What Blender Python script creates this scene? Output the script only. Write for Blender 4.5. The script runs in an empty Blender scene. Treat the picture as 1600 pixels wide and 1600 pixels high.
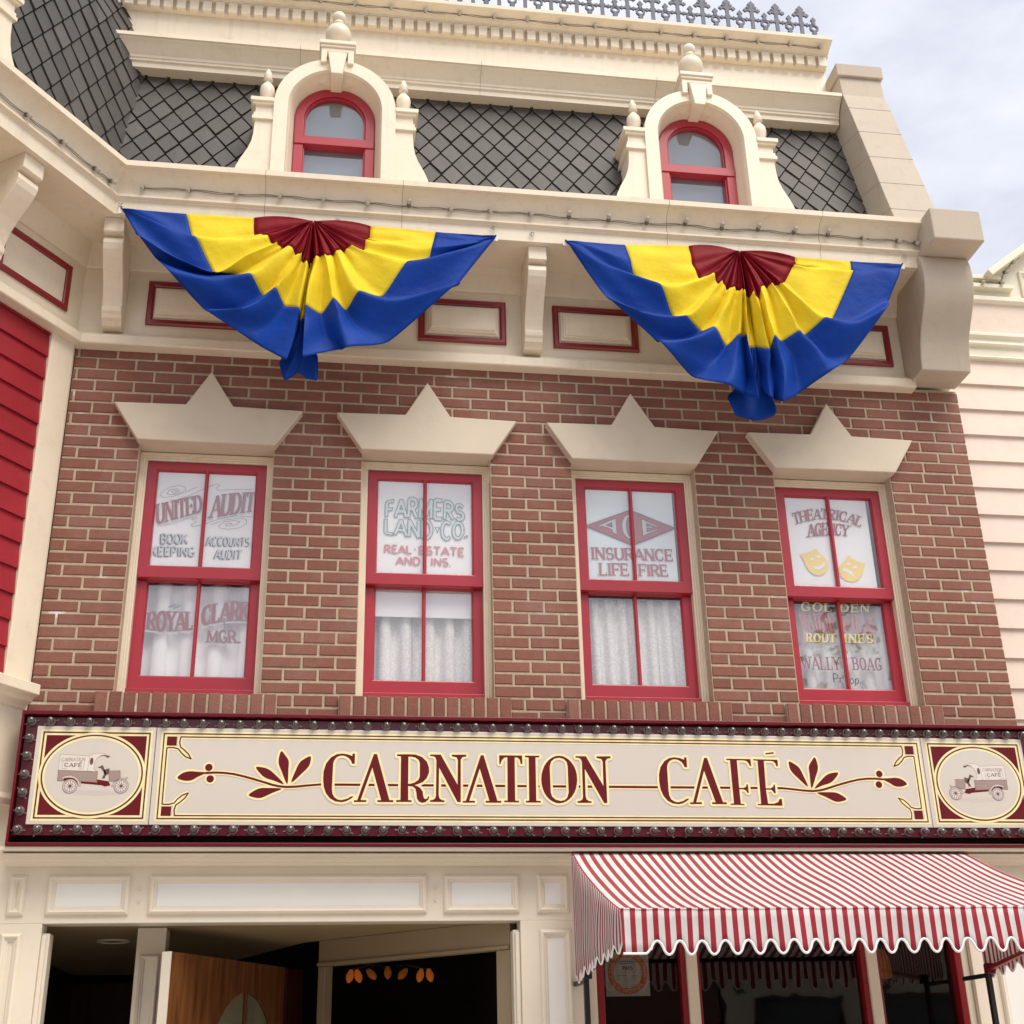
import bpy, bmesh, math, random
from mathutils import Vector, Matrix
from mathutils.geometry import delaunay_2d_cdt, tessellate_polygon
from math import radians, sin, cos, pi
random.seed(7)
SC = bpy.context.scene
COL = SC.collection

# ---------------------------------------------------------------- camera, sky, sun, exposure
cam = bpy.data.cameras.new('camera')
co = bpy.data.objects.new('camera', cam); COL.objects.link(co)
cam.sensor_width = 36.0; cam.sensor_fit = 'HORIZONTAL'; cam.lens = 45.208
cam.clip_start = .05; cam.clip_end = 3000
rt = Vector((0.98941183, -0.14346243, -0.02197161)); up = Vector((-0.0377935, -0.40083976, 0.91536831)); fw = Vector((0.14012806, 0.90484585, 0.40201755))
m = Matrix((rt, up, -fw)).transposed().to_4x4(); m.translation = Vector((0, -6.3, 1.55))
co.matrix_world = m
SC.camera = co

SUN_EL, SUN_AZ = radians(58), radians(150)     # azimuth clockwise from +Y: sun stands in front of the facade, a little to the right
wd = bpy.data.worlds.new('World'); SC.world = wd; wd.use_nodes = True
nt = wd.node_tree; nt.nodes.clear()
N = nt.nodes.new; LK = nt.links.new
out = N('ShaderNodeOutputWorld'); bg = N('ShaderNodeBackground'); bg.inputs['Strength'].default_value = .12
sky = N('ShaderNodeTexSky'); sky.sky_type = 'NISHITA'; sky.sun_disc = False; sky.sun_elevation = SUN_EL; sky.sun_rotation = SUN_AZ
sky.air_density = 1.0; sky.dust_density = 2.0
tc = N('ShaderNodeTexCoord'); mp = N('ShaderNodeMapping'); mp.inputs['Scale'].default_value = (1.0, 1.0, 2.2); mp.inputs['Location'].default_value = (.35, 0, .2)
n1 = N('ShaderNodeTexNoise'); n1.inputs['Scale'].default_value = 2.6; n1.inputs['Detail'].default_value = 7; n1.inputs['Roughness'].default_value = .55
r1 = N('ShaderNodeValToRGB'); r1.color_ramp.elements[0].position = .34; r1.color_ramp.elements[0].color = (2.35, 2.38, 2.7, 1)
r1.color_ramp.elements[1].position = .62; r1.color_ramp.elements[1].color = (4.25, 4.3, 4.6, 1)
mx = N('ShaderNodeMix'); mx.data_type = 'RGBA'; mx.inputs['Factor'].default_value = .9
LK(tc.outputs['Generated'], mp.inputs['Vector']); LK(mp.outputs['Vector'], n1.inputs['Vector']); LK(n1.outputs['Fac'], r1.inputs['Fac'])
LK(sky.outputs['Color'], mx.inputs[6]); LK(r1.outputs['Color'], mx.inputs[7]); LK(mx.outputs[2], bg.inputs['Color']); LK(bg.outputs['Background'], out.inputs['Surface'])

sl = bpy.data.lights.new('sun', 'SUN'); sl.energy = 1.5; sl.angle = radians(38); sl.color = (1, .92, .80)
so = bpy.data.objects.new('sun', sl); COL.objects.link(so)
sd = Vector((sin(SUN_AZ) * cos(SUN_EL), cos(SUN_AZ) * cos(SUN_EL), sin(SUN_EL)))
so.rotation_euler = sd.to_track_quat('Z', 'Y').to_euler(); so.location = sd * 40
SC.view_settings.view_transform = 'Standard'; SC.view_settings.look = 'None'; SC.view_settings.gamma = 1
SC.view_settings.exposure = 1.2
SC.cycles.max_bounces = 8; SC.cycles.transparent_max_bounces = 12

# ---------------------------------------------------------------- helpers: things and parts
def tag(o, label=None, cat=None, group=None, kind=None):
    if label: o['label'] = label
    if cat: o['category'] = cat
    if group: o['group'] = group
    if kind: o['kind'] = kind
    return o
def empty(name, loc, label, cat, group=None):
    o = bpy.data.objects.new(name, None); COL.objects.link(o); o.location = loc; o.empty_display_size = .2
    return tag(o, label, cat, group)
def world(o): return (world(o.parent) @ o.matrix_parent_inverse @ o.matrix_basis) if o.parent else o.matrix_basis
def link_mesh(name, me, parent=None):
    o = bpy.data.objects.new(name, me); COL.objects.link(o)
    if parent is not None:
        o.parent = parent; o.matrix_parent_inverse = world(parent).inverted()
    return o
class MB:
    """collects shapes; build() links them as one mesh object. xf maps local points to the world."""
    def __init__(s, xf=None): s.v = []; s.f = []; s.xf = xf
    def add(s, vs, fs):
        n = len(s.v)
        for p in vs: s.v.append(tuple(s.xf(*p)) if s.xf else tuple(p))
        for f in fs: s.f.append(tuple(n + i for i in f))
        return s
    def box(s, x0, x1, y0, y1, z0, z1):
        return s.add([(x0,y0,z0),(x1,y0,z0),(x1,y1,z0),(x0,y1,z0),(x0,y0,z1),(x1,y0,z1),(x1,y1,z1),(x0,y1,z1)],
              [(0,3,2,1),(4,5,6,7),(0,1,5,4),(1,2,6,5),(2,3,7,6),(3,0,4,7)])
    def prism_y(s, poly, y0, y1):        # poly in (x, z)
        n = len(poly); s.add([(x, y0, z) for x, z in poly] + [(x, y1, z) for x, z in poly],
              [tuple(range(n)), tuple(range(2*n-1, n-1, -1))] + [(i, n+i, n+(i+1) % n, (i+1) % n) for i in range(n)])
        return s
    def prism_x(s, prof, x0, x1):        # prof in (y, z), closed; x0/x1 numbers or functions of y
        fx = lambda q, y: q(y) if callable(q) else q
        n = len(prof); s.add([(fx(x0, y), y, z) for y, z in prof] + [(fx(x1, y), y, z) for y, z in prof],
              [tuple(range(n)), tuple(range(2*n-1, n-1, -1))] + [(i, n+i, n+(i+1) % n, (i+1) % n) for i in range(n)])
        return s
    def lathe(s, prof, cx, cy, n=20):    # prof (r, z)
        k = len(prof); vs = []
        for r, z in prof:
            for i in range(n): a = 2*pi*i/n; vs.append((cx + r*cos(a), cy + r*sin(a), z))
        fs = [(j*n+i, j*n+(i+1) % n, (j+1)*n+(i+1) % n, (j+1)*n+i) for j in range(k-1) for i in range(n)]
        fs += [tuple(range(n))[::-1], tuple((k-1)*n+i for i in range(n))]
        return s.add(vs, fs)
    def tube(s, pts, r, n=6):
        vs = []; P = [Vector(p) for p in pts]
        for i, p in enumerate(P):
            t = (P[min(i+1, len(P)-1)] - P[max(i-1, 0)]).normalized()
            a = t.cross(Vector((0,0,1)));  a = a if a.length > .05 else t.cross(Vector((0,1,0)))
            a.normalize(); b = t.cross(a)
            rr = r[i] if isinstance(r, (list, tuple)) else r
            for k in range(n): q = p + (a*cos(2*pi*k/n) + b*sin(2*pi*k/n))*rr; vs.append(tuple(q))
        fs = [(j*n+i, j*n+(i+1) % n, (j+1)*n+(i+1) % n, (j+1)*n+i) for j in range(len(P)-1) for i in range(n)]
        fs += [tuple(range(n))[::-1], tuple((len(P)-1)*n+i for i in range(n))]
        return s.add(vs, fs)
    def ring(s, x0, x1, z0, z1, w, y0, y1):   # rectangular frame with mitred corners; w number or (l, r, b, t)
        l, r, b, t = w if isinstance(w, tuple) else (w, w, w, w)
        O = [(x0,z0),(x1,z0),(x1,z1),(x0,z1)]; I = [(x0+l,z0+b),(x1-r,z0+b),(x1-r,z1-t),(x0+l,z1-t)]
        vs = [(x,y0,z) for x,z in O] + [(x,y0,z) for x,z in I] + [(x,y1,z) for x,z in O] + [(x,y1,z) for x,z in I]
        fs = []
        for i in range(4):
            j = (i+1) % 4; fs += [(i,j,4+j,4+i),(8+i,12+i,12+j,8+j),(i,8+i,8+j,j),(4+i,4+j,12+j,12+i)]
        return s.add(vs, fs)
    def moulding(s, x0, x1, z0, z1, prof):    # picture-frame moulding: prof list of (inset, y), outer to inner
        vs = []; k = len(prof)
        for d, y in prof: vs += [(x0+d,y,z0+d),(x1-d,y,z0+d),(x1-d,y,z1-d),(x0+d,y,z1-d)]
        return s.add(vs, [(4*j+i, 4*j+(i+1) % 4, 4*j+4+(i+1) % 4, 4*j+4+i) for j in range(k-1) for i in range(4)])
    def tris(s, V, T, y): return s.add([(x, y, z) for x, z in V], T)
    def build(s, name, mat, parent=None, smooth=False, bevel=0, seg=2):
        me = bpy.data.meshes.new(name); me.from_pydata(s.v, [], s.f); me.validate()
        bm = bmesh.new(); bm.from_mesh(me); bmesh.ops.recalc_face_normals(bm, faces=bm.faces); bm.to_mesh(me); bm.free()
        me.materials.append(mat)
        if smooth:
            me.polygons.foreach_set('use_smooth', [True]*len(me.polygons)); me.set_sharp_from_angle(angle=radians(smooth if smooth is not True else 38))
        o = link_mesh(name, me, parent)
        if bevel:
            b = o.modifiers.new('bevel', 'BEVEL'); b.width = bevel; b.segments = seg; b.limit_method = 'ANGLE'; b.angle_limit = radians(35)
        return o

# ---------------------------------------------------------------- materials
def base_mat(name):
    mt = bpy.data.materials.new(name); mt.use_nodes = True; t = mt.node_tree; p = t.nodes['Principled BSDF']
    return mt, t, p
def paint(name, col, rough=.5, var=.06, scale=3.0, bump=.0, bscale=60, coat=0, metal=0, dirt=0, spec=.5, streak=False):
    mt, t, p = base_mat(name); n = t.nodes.new; l = t.links.new
    p.inputs['Roughness'].default_value = rough; p.inputs['Metallic'].default_value = metal; p.inputs['Specular IOR Level'].default_value = spec
    if coat: p.inputs['Coat Weight'].default_value = coat; p.inputs['Coat Roughness'].default_value = .12
    tcn = n('ShaderNodeTexCoord'); nz = n('ShaderNodeTexNoise'); nz.inputs['Scale'].default_value = scale; nz.inputs['Detail'].default_value = 6
    src = tcn.outputs['Object']
    if streak:
        mpn = n('ShaderNodeMapping'); mpn.inputs['Scale'].default_value = (1, 1, .18); l(src, mpn.inputs['Vector']); l(mpn.outputs['Vector'], nz.inputs['Vector'])
    else: l(src, nz.inputs['Vector'])
    rp = n('ShaderNodeValToRGB'); c = col
    rp.color_ramp.elements[0].position = .3; rp.color_ramp.elements[0].color = tuple(max(0, x*(1-var*1.3)) for x in c) + (1,)
    rp.color_ramp.elements[1].position = .7; rp.color_ramp.elements[1].color = tuple(min(.95, x*(1+var*.6)) for x in c) + (1,)
    l(nz.outputs['Fac'], rp.inputs['Fac']); last = rp.outputs['Color']
    if dirt:
        nd = n('ShaderNodeTexNoise'); nd.inputs['Scale'].default_value = 9; nd.inputs['Detail'].default_value = 9; nd.inputs['Roughness'].default_value = .72; l(src, nd.inputs['Vector'])
        rd = n('ShaderNodeValToRGB'); rd.color_ramp.elements[0].position = .52; rd.color_ramp.elements[0].color = (0,0,0,1); rd.color_ramp.elements[1].position = .74; rd.color_ramp.elements[1].color = (dirt,)*3 + (1,)
        l(nd.outputs['Fac'], rd.inputs['Fac'])
        md = n('ShaderNodeMix'); md.data_type = 'RGBA'; md.inputs[7].default_value = (c[0]*.45, c[1]*.4, c[2]*.34, 1)
        l(rd.outputs['Color'], md.inputs['Factor']); l(last, md.inputs[6]); last = md.outputs[2]
    if dirt >= .2:
        mps = n('ShaderNodeMapping'); mps.inputs['Scale'].default_value = (26, 26, 1.1); l(src, mps.inputs['Vector'])
        ns = n('ShaderNodeTexNoise'); ns.inputs['Scale'].default_value = 1; ns.inputs['Detail'].default_value = 5; l(mps.outputs['Vector'], ns.inputs['Vector'])
        rs = n('ShaderNodeMapRange'); rs.inputs['From Min'].default_value = .56; rs.inputs['From Max'].default_value = .78; rs.inputs['To Max'].default_value = dirt*.9; l(ns.outputs['Fac'], rs.inputs['Value'])
        m2 = n('ShaderNodeMix'); m2.data_type = 'RGBA'; m2.inputs[7].default_value = (c[0]*.5, c[1]*.45, c[2]*.38, 1); l(rs.outputs['Result'], m2.inputs['Factor']); l(last, m2.inputs[6]); last = m2.outputs[2]
    l(last, p.inputs['Base Color'])
    mr = n('ShaderNodeMapRange'); mr.inputs['To Min'].default_value = max(.02, rough-.08); mr.inputs['To Max'].default_value = min(1, rough+.1)
    l(nz.outputs['Fac'], mr.inputs['Value']); l(mr.outputs['Result'], p.inputs['Roughness'])
    if bump:
        nb = n('ShaderNodeTexNoise'); nb.inputs['Scale'].default_value = bscale; nb.inputs['Detail'].default_value = 5; l(src, nb.inputs['Vector'])
        bp = n('ShaderNodeBump'); bp.inputs['Strength'].default_value = bump; bp.inputs['Distance'].default_value = .01
        l(nb.outputs['Fac'], bp.inputs['Height']); l(bp.outputs['Normal'], p.inputs['Normal'])
    return mt
def flat(name, col, rough=.5, metal=0): return paint(name, col, rough, .03, 8, metal=metal)
def island(name, cols, rough, bump, bscale, dirt=.0, spec=.3):
    mt, t, p = base_mat(name); n = t.nodes.new; l = t.links.new
    g = n('ShaderNodeNewGeometry'); rp = n('ShaderNodeValToRGB')
    while len(rp.color_ramp.elements) < len(cols): rp.color_ramp.elements.new(.5)
    for i, c in enumerate(cols): rp.color_ramp.elements[i].position = i/(len(cols)-1); rp.color_ramp.elements[i].color = c + (1,)
    l(g.outputs['Random Per Island'], rp.inputs['Fac'])
    tcn = n('ShaderNodeTexCoord'); nz = n('ShaderNodeTexNoise'); nz.inputs['Scale'].default_value = 28; nz.inputs['Detail'].default_value = 8; nz.inputs['Roughness'].default_value = .7
    l(tcn.outputs['Object'], nz.inputs['Vector'])
    mr = n('ShaderNodeMapRange'); mr.inputs['To Min'].default_value = .72; mr.inputs['To Max'].default_value = 1.22; l(nz.outputs['Fac'], mr.inputs['Value'])
    mm = n('ShaderNodeMix'); mm.data_type = 'RGBA'; mm.blend_type = 'MULTIPLY'; mm.inputs['Factor'].default_value = 1
    l(rp.outputs['Color'], mm.inputs[6]); l(mr.outputs['Result'], mm.inputs[7]); last = mm.outputs[2]
    if dirt:
        nd = n('ShaderNodeTexNoise'); nd.inputs['Scale'].default_value = 2.3; nd.inputs['Detail'].default_value = 8; nd.inputs['Roughness'].default_value = .65; l(tcn.outputs['Object'], nd.inputs['Vector'])
        rd = n('ShaderNodeMapRange'); rd.inputs['From Min'].default_value = .5; rd.inputs['From Max'].default_value = .8; rd.inputs['To Max'].default_value = dirt; l(nd.outputs['Fac'], rd.inputs['Value'])
        md = n('ShaderNodeMix'); md.data_type = 'RGBA'; md.inputs[7].default_value = (.5, .42, .36, 1); l(rd.outputs['Result'], md.inputs['Factor']); l(last, md.inputs[6]); last = md.outputs[2]
    l(last, p.inputs['Base Color']); p.inputs['Roughness'].default_value = rough; p.inputs['Specular IOR Level'].default_value = spec
    nb = n('ShaderNodeTexNoise'); nb.inputs['Scale'].default_value = bscale; nb.inputs['Detail'].default_value = 6; l(tcn.outputs['Object'], nb.inputs['Vector'])
    bp = n('ShaderNodeBump'); bp.inputs['Strength'].default_value = bump; bp.inputs['Distance'].default_value = .006; l(nb.outputs['Fac'], bp.inputs['Height']); l(bp.outputs['Normal'], p.inputs['Normal'])
    return mt
def glass(name, ior=.05, tint=(1,1,1), wob=.006):
    mt = bpy.data.materials.new(name); mt.use_nodes = True; t = mt.node_tree; t.nodes.clear(); n = t.nodes.new; l = t.links.new
    o = n('ShaderNodeOutputMaterial'); ms = n('ShaderNodeMixShader'); lw = n('ShaderNodeLayerWeight'); lw.inputs['Blend'].default_value = .5
    pw = n('ShaderNodeMath'); pw.operation = 'POWER'; pw.inputs[1].default_value = 5; l(lw.outputs['Facing'], pw.inputs[0])
    fr = n('ShaderNodeMath'); fr.operation = 'MULTIPLY_ADD'; fr.inputs[1].default_value = 1-ior; fr.inputs[2].default_value = ior; l(pw.outputs[0], fr.inputs[0])
    tr = n('ShaderNodeBsdfTransparent'); tr.inputs['Color'].default_value = tint + (1,); gl = n('ShaderNodeBsdfGlossy'); gl.inputs['Roughness'].default_value = .015
    tcn = n('ShaderNodeTexCoord'); nz = n('ShaderNodeTexNoise'); nz.inputs['Scale'].default_value = 3.5; l(tcn.outputs['Object'], nz.inputs['Vector'])
    bp = n('ShaderNodeBump'); bp.inputs['Strength'].default_value = .12; bp.inputs['Distance'].default_value = wob; l(nz.outputs['Fac'], bp.inputs['Height']); l(bp.outputs['Normal'], gl.inputs['Normal'])
    l(fr.outputs[0], ms.inputs['Fac']); l(tr.outputs['BSDF'], ms.inputs[1]); l(gl.outputs['BSDF'], ms.inputs[2]); l(ms.outputs['Shader'], o.inputs['Surface'])
    return mt
def fabric(name, col, trans=.25):
    mt, t, p = base_mat(name); n = t.nodes.new; l = t.links.new
    tcn = n('ShaderNodeTexCoord'); nz = n('ShaderNodeTexNoise'); nz.inputs['Scale'].default_value = 5; nz.inputs['Detail'].default_value = 5; l(tcn.outputs['Object'], nz.inputs['Vector'])
    rp = n('ShaderNodeValToRGB'); rp.color_ramp.elements[0].position = .3; rp.color_ramp.elements[0].color = tuple(x*.88 for x in col) + (1,); rp.color_ramp.elements[1].position = .7; rp.color_ramp.elements[1].color = tuple(min(.95, x*1.08) for x in col) + (1,)
    l(nz.outputs['Fac'], rp.inputs['Fac']); l(rp.outputs['Color'], p.inputs['Base Color'])
    p.inputs['Roughness'].default_value = .6; p.inputs['Specular IOR Level'].default_value = .14
    nb = n('ShaderNodeTexNoise'); nb.inputs['Scale'].default_value = 14; nb.inputs['Detail'].default_value = 4; l(tcn.outputs['Object'], nb.inputs['Vector'])
    wv = n('ShaderNodeTexNoise'); wv.inputs['Scale'].default_value = 900; l(tcn.outputs['Object'], wv.inputs['Vector'])
    b1 = n('ShaderNodeBump'); b1.inputs['Strength'].default_value = .5; b1.inputs['Distance'].default_value = .012; l(nb.outputs['Fac'], b1.inputs['Height'])
    b2 = n('ShaderNodeBump'); b2.inputs['Strength'].default_value = .15; b2.inputs['Distance'].default_value = .001; l(wv.outputs['Fac'], b2.inputs['Height']); l(b1.outputs['Normal'], b2.inputs['Normal']); l(b2.outputs['Normal'], p.inputs['Normal'])
    tr = n('ShaderNodeBsdfTranslucent'); l(rp.outputs['Color'], tr.inputs['Color']); ms = n('ShaderNodeMixShader'); ms.inputs['Fac'].default_value = trans
    l(p.outputs['BSDF'], ms.inputs[1]); l(tr.outputs['BSDF'], ms.inputs[2]); l(ms.outputs['Shader'], t.nodes['Material Output'].inputs['Surface'])
    return mt
def striped(name, axis, period, phase, red=(.46, .045, .065), white=(.84, .82, .82)):
    mt, t, p = base_mat(name); n = t.nodes.new; l = t.links.new
    tcn = n('ShaderNodeTexCoord'); sx = n('ShaderNodeSeparateXYZ'); l(tcn.outputs['Object'], sx.inputs['Vector'])
    def mth(op, a, b=None):
        q = n('ShaderNodeMath'); q.operation = op
        for i, v in enumerate((a, b)):
            if v is None: continue
            if isinstance(v, (int, float)): q.inputs[i].default_value = v
            else: l(v, q.inputs[i])
        return q.outputs[0]
    f = mth('FRACT', mth('DIVIDE', mth('ADD', sx.outputs[axis], phase + 50*period), period))
    d = mth('ABSOLUTE', mth('SUBTRACT', f, .5))
    k = mth('LESS_THAN', d, .235)
    nz = n('ShaderNodeTexNoise'); nz.inputs['Scale'].default_value = 7; nz.inputs['Detail'].default_value = 6; l(tcn.outputs['Object'], nz.inputs['Vector'])
    mr = n('ShaderNodeMapRange'); mr.inputs['To Min'].default_value = .80; mr.inputs['To Max'].default_value = 1.1; l(nz.outputs['Fac'], mr.inputs['Value'])
    mx_ = n('ShaderNodeMix'); mx_.data_type = 'RGBA'; mx_.inputs[6].default_value = white + (1,); mx_.inputs[7].default_value = red + (1,); l(k, mx_.inputs['Factor'])
    mu = n('ShaderNodeMix'); mu.data_type = 'RGBA'; mu.blend_type = 'MULTIPLY'; mu.inputs['Factor'].default_value = 1; l(mx_.outputs[2], mu.inputs[6]); l(mr.outputs['Result'], mu.inputs[7])
    l(mu.outputs[2], p.inputs['Base Color']); p.inputs['Roughness'].default_value = .75; p.inputs['Specular IOR Level'].default_value = .2
    nb = n('ShaderNodeTexNoise'); nb.inputs['Scale'].default_value = 9; nb.inputs['Detail'].default_value = 3; l(tcn.outputs['Object'], nb.inputs['Vector'])
    b1 = n('ShaderNodeBump'); b1.inputs['Strength'].default_value = .25; b1.inputs['Distance'].default_value = .012; l(nb.outputs['Fac'], b1.inputs['Height']); l(b1.outputs['Normal'], p.inputs['Normal'])
    tr = n('ShaderNodeBsdfTranslucent'); l(mu.outputs[2], tr.inputs['Color']); ms = n('ShaderNodeMixShader'); ms.inputs['Fac'].default_value = .36
    l(p.outputs['BSDF'], ms.inputs[1]); l(tr.outputs['BSDF'], ms.inputs[2]); l(ms.outputs['Shader'], t.nodes['Material Output'].inputs['Surface'])
    return mt
def lace(name, k=1):
    mt, t, p = base_mat(name); n = t.nodes.new; l = t.links.new
    tcn = n('ShaderNodeTexCoord'); vo = n('ShaderNodeTexVoronoi'); vo.inputs['Scale'].default_value = 70; l(tcn.outputs['Object'], vo.inputs['Vector'])
    rp = n('ShaderNodeValToRGB'); rp.color_ramp.elements[0].position = .25; rp.color_ramp.elements[0].color = (.90,.90,.89,1); rp.color_ramp.elements[1].position = .6; rp.color_ramp.elements[1].color = (.77,.77,.75,1)
    l(vo.outputs['Distance'], rp.inputs['Fac']); l(rp.outputs['Color'], p.inputs['Base Color']); p.inputs['Roughness'].default_value = .9
    return mt
def emit(name, col, st):
    mt, t, p = base_mat(name); p.inputs['Base Color'].default_value = col + (1,); p.inputs['Emission Color'].default_value = col + (1,); p.inputs['Emission Strength'].default_value = st
    return mt
def wood(name, a, b, rough=.35):
    mt, t, p = base_mat(name); n = t.nodes.new; l = t.links.new
    tcn = n('ShaderNodeTexCoord'); mpn = n('ShaderNodeMapping'); mpn.inputs['Scale'].default_value = (14, 14, 1.2); nz = n('ShaderNodeTexNoise'); nz.inputs['Scale'].default_value = 2; nz.inputs['Detail'].default_value = 8; nz.inputs['Distortion'].default_value = .8
    l(tcn.outputs['Object'], mpn.inputs['Vector']); l(mpn.outputs['Vector'], nz.inputs['Vector']); rp = n('ShaderNodeValToRGB')
    rp.color_ramp.elements[0].position = .35; rp.color_ramp.elements[0].color = a + (1,); rp.color_ramp.elements[1].position = .68; rp.color_ramp.elements[1].color = b + (1,)
    l(nz.outputs['Fac'], rp.inputs['Fac']); l(rp.outputs['Color'], p.inputs['Base Color']); p.inputs['Roughness'].default_value = rough
    return mt
def mortar_mat():
    mt = paint('buff mortar', (.53,.43,.305), .95, .14, 40, .5, 220); t = mt.node_tree; n = t.nodes.new; l = t.links.new; p = t.nodes['Principled BSDF']
    src = p.inputs['Base Color'].links[0].from_socket; tcn = n('ShaderNodeTexCoord'); nz = n('ShaderNodeTexNoise'); nz.inputs['Scale'].default_value = 5.5; nz.inputs['Detail'].default_value = 4; l(tcn.outputs['Object'], nz.inputs['Vector'])
    mr = n('ShaderNodeMapRange'); mr.inputs['From Min'].default_value = .64; mr.inputs['From Max'].default_value = .72; l(nz.outputs['Fac'], mr.inputs['Value'])
    mx_ = n('ShaderNodeMix'); mx_.data_type = 'RGBA'; mx_.inputs[7].default_value = (.80,.76,.70,1); l(mr.outputs['Result'], mx_.inputs['Factor']); l(src, mx_.inputs[6]); l(mx_.outputs[2], p.inputs['Base Color'])
    return mt
M = dict(
 cream=paint('cream paint', (.80,.70,.545), .42, .04, 2.2, .08, 30, dirt=.2, coat=.15),
 cream_low=paint('storefront cream paint', (.77,.69,.565), .38, .04, 2.5, .06, 40, dirt=.1, coat=.1),
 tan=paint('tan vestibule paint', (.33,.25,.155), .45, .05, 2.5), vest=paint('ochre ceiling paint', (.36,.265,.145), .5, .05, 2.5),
 panel_white=paint('pale panel paint', (.84,.83,.785), .3, .02, 3, coat=.3),
 stone=paint('buff hood paint', (.65,.565,.44), .6, .05, 5, .18, 160, dirt=.12),
 pier=paint('tan stucco', (.50,.425,.335), .7, .06, 3, .15, 130, dirt=.2),
 pink=paint('pale pink siding paint', (.76,.625,.525), .5, .05, 2, .06, 40, dirt=.18),
 butter=paint('pale yellow trim paint', (.80,.75,.60), .5, .04, 3, .05, 40, dirt=.12),
 red=paint('red sash paint', (.40,.016,.032), .35, .05, 4, coat=.25),
 red_dark=paint('deep red paint', (.23,.005,.009), .32, .06, 4, coat=.4),
 siding=paint('red siding paint', (.30,.010,.020), .45, .12, 2.5, .12, 60, dirt=.25),
 brick=island('red brick', [(.225,.096,.068),(.26,.110,.079),(.24,.101,.072),(.28,.124,.090),(.215,.088,.063),(.255,.106,.076)], .82, .5, 120, dirt=.22),
 mortar=mortar_mat(),
 slate=island('slate tile', [(.060,.055,.052),(.082,.076,.071),(.070,.064,.061),(.096,.089,.083)], .55, .3, 60, dirt=.05),
 slate_gap=flat('dark slate underlay', (.012,.011,.013), .9),
 sign_red=paint('maroon enamel', (.095,.003,.010), .25, .05, 5, coat=.25),
 sign_rim=paint('crimson enamel rim', (.12,.002,.006), .35, .05, 5, spec=.35),
 black=flat('black recess', (.006,.004,.004), .7),
 sign_cream=paint('cream enamel', (.63,.58,.515), .2, .02, 2, coat=.6, dirt=.03),
 gold=paint('gold leaf', (.92,.80,.44), .35, .08, 14, metal=.12),
 ink=paint('maroon print', (.125,.005,.010), .4, .03, 8, spec=.25), ink_line=flat('dark line print', (.085,.006,.010), .45),
 print_dark=flat('sepia dark print', (.13,.060,.055), .5), print_mid=flat('sepia mid print', (.33,.24,.215), .5), print_light=flat('sepia light print', (.56,.49,.45), .5), print_pale=flat('sepia pale print', (.70,.645,.60), .5),
 blue=fabric('royal blue cloth', (.004,.045,.30), .1), yellow=fabric('bright yellow cloth', (.92,.70,.035), .2), burgundy=fabric('burgundy cloth', (.215,.005,.013), .1),
 glass=glass('window glass', .12), glass_shop=glass('shop window glass', .055, (.75,.75,.72)),
 blind=paint('white window blind', (.90,.90,.92), .8, .03, 2), lace=lace('white lace'), curtain_grey=paint('grey white curtain', (.78,.78,.78), .9, .12, 4), blind_cool=paint('pale blue white blind', (.80,.89,.92), .8, .02, 2),
 dark_room=flat('dark interior', (.016,.011,.009), .9), room=flat('dim interior wall', (.10,.085,.07), .9),  # the darkness of unlit rooms is put into these wall colours
 iron=paint('halation tinted iron', (.055,.062,.105), .5, .1, 20), black_iron=flat('black iron', (.012,.011,.013), .45),  # blue in the cresting iron paints halation from the bright sky
 brown=wood('varnished door wood', (.10,.032,.011), (.225,.085,.026)), dark_wood=wood('dark red wood', (.03,.006,.004), (.055,.012,.007)),
 bulb=paint('unlit grey bulb glass', (.055,.045,.042), .08, .05, 9, coat=1), socket=paint('bulb socket', (.26,.19,.18), .3, .1, 9, metal=.3),
 wire=flat('grey cable', (.22,.20,.17), .6), bulb_clear=paint('frosted bulb glass', (.45,.42,.36), .15, .1, 9, coat=.7), socket_grey=flat('grey lamp holder', (.13,.115,.10), .5), door_lace=flat('cream door curtain', (.74,.68,.52), .9),
 steel=flat('bright steel', (.5,.5,.5), .3, .9),
 canopy=striped('red and white awning stripes', 0, .0475, .0475/2-1.39, (.47,.095,.105)), valance=striped('red and white valance stripes', 0, .0466, .0466/2-1.390), canopy_side=striped('red and white side stripes', 1, .034, 0, (.46,.085,.095)), binding=paint('white awning binding', (.84,.82,.82), .8, .03),
 amber=emit('glowing amber glass', (.70,.17,.02), .085), amber_dim=emit('dim amber glass', (.50,.14,.02), .045),
 ground=paint('pale grey street paving', (.47,.43,.385), .9, .1, .6, .3, 40),
 bark=paint('tree bark', (.10,.075,.055), .9, .2, 6, .5, 20), leaf=island('green leaves', [(.035,.06,.02),(.06,.10,.03),(.09,.13,.045)], .6, .1, 20),
 roofing=flat('grey flat roofing', (.2,.2,.2), .9),
 letter_clear=flat('bright white glass lettering', (.86,.87,.88), .5),
 letter_red=flat('dull red glass lettering', (.29,.035,.04), .5), letter_pink=flat('pink glass lettering', (.60,.20,.215), .5), letter_rose=flat('rose glass lettering', (.42,.09,.105), .5),
 letter_white=flat('white glass lettering', (.60,.61,.63), .5), letter_pale=flat('pale mint glass lettering', (.62,.72,.73), .5), letter_teal=flat('grey teal outline lettering', (.15,.25,.26), .5), letter_slate=flat('slate shadow lettering', (.045,.065,.095), .5),
 letter_gold=flat('gold glass lettering', (.88,.73,.25), .45), letter_black=flat('black glass lettering', (.015,.014,.014), .5), letter_grey=flat('grey hairline lettering', (.17,.175,.19), .5), letter_mask=flat('yellow glass painting', (.92,.70,.20), .5),
 letter_ash=flat('grey glass lettering', (.26,.25,.28), .5),
 orange=flat('orange print', (.62,.16,.03), .5), card=flat('pale grey card', (.55,.54,.52), .5),
)

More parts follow.
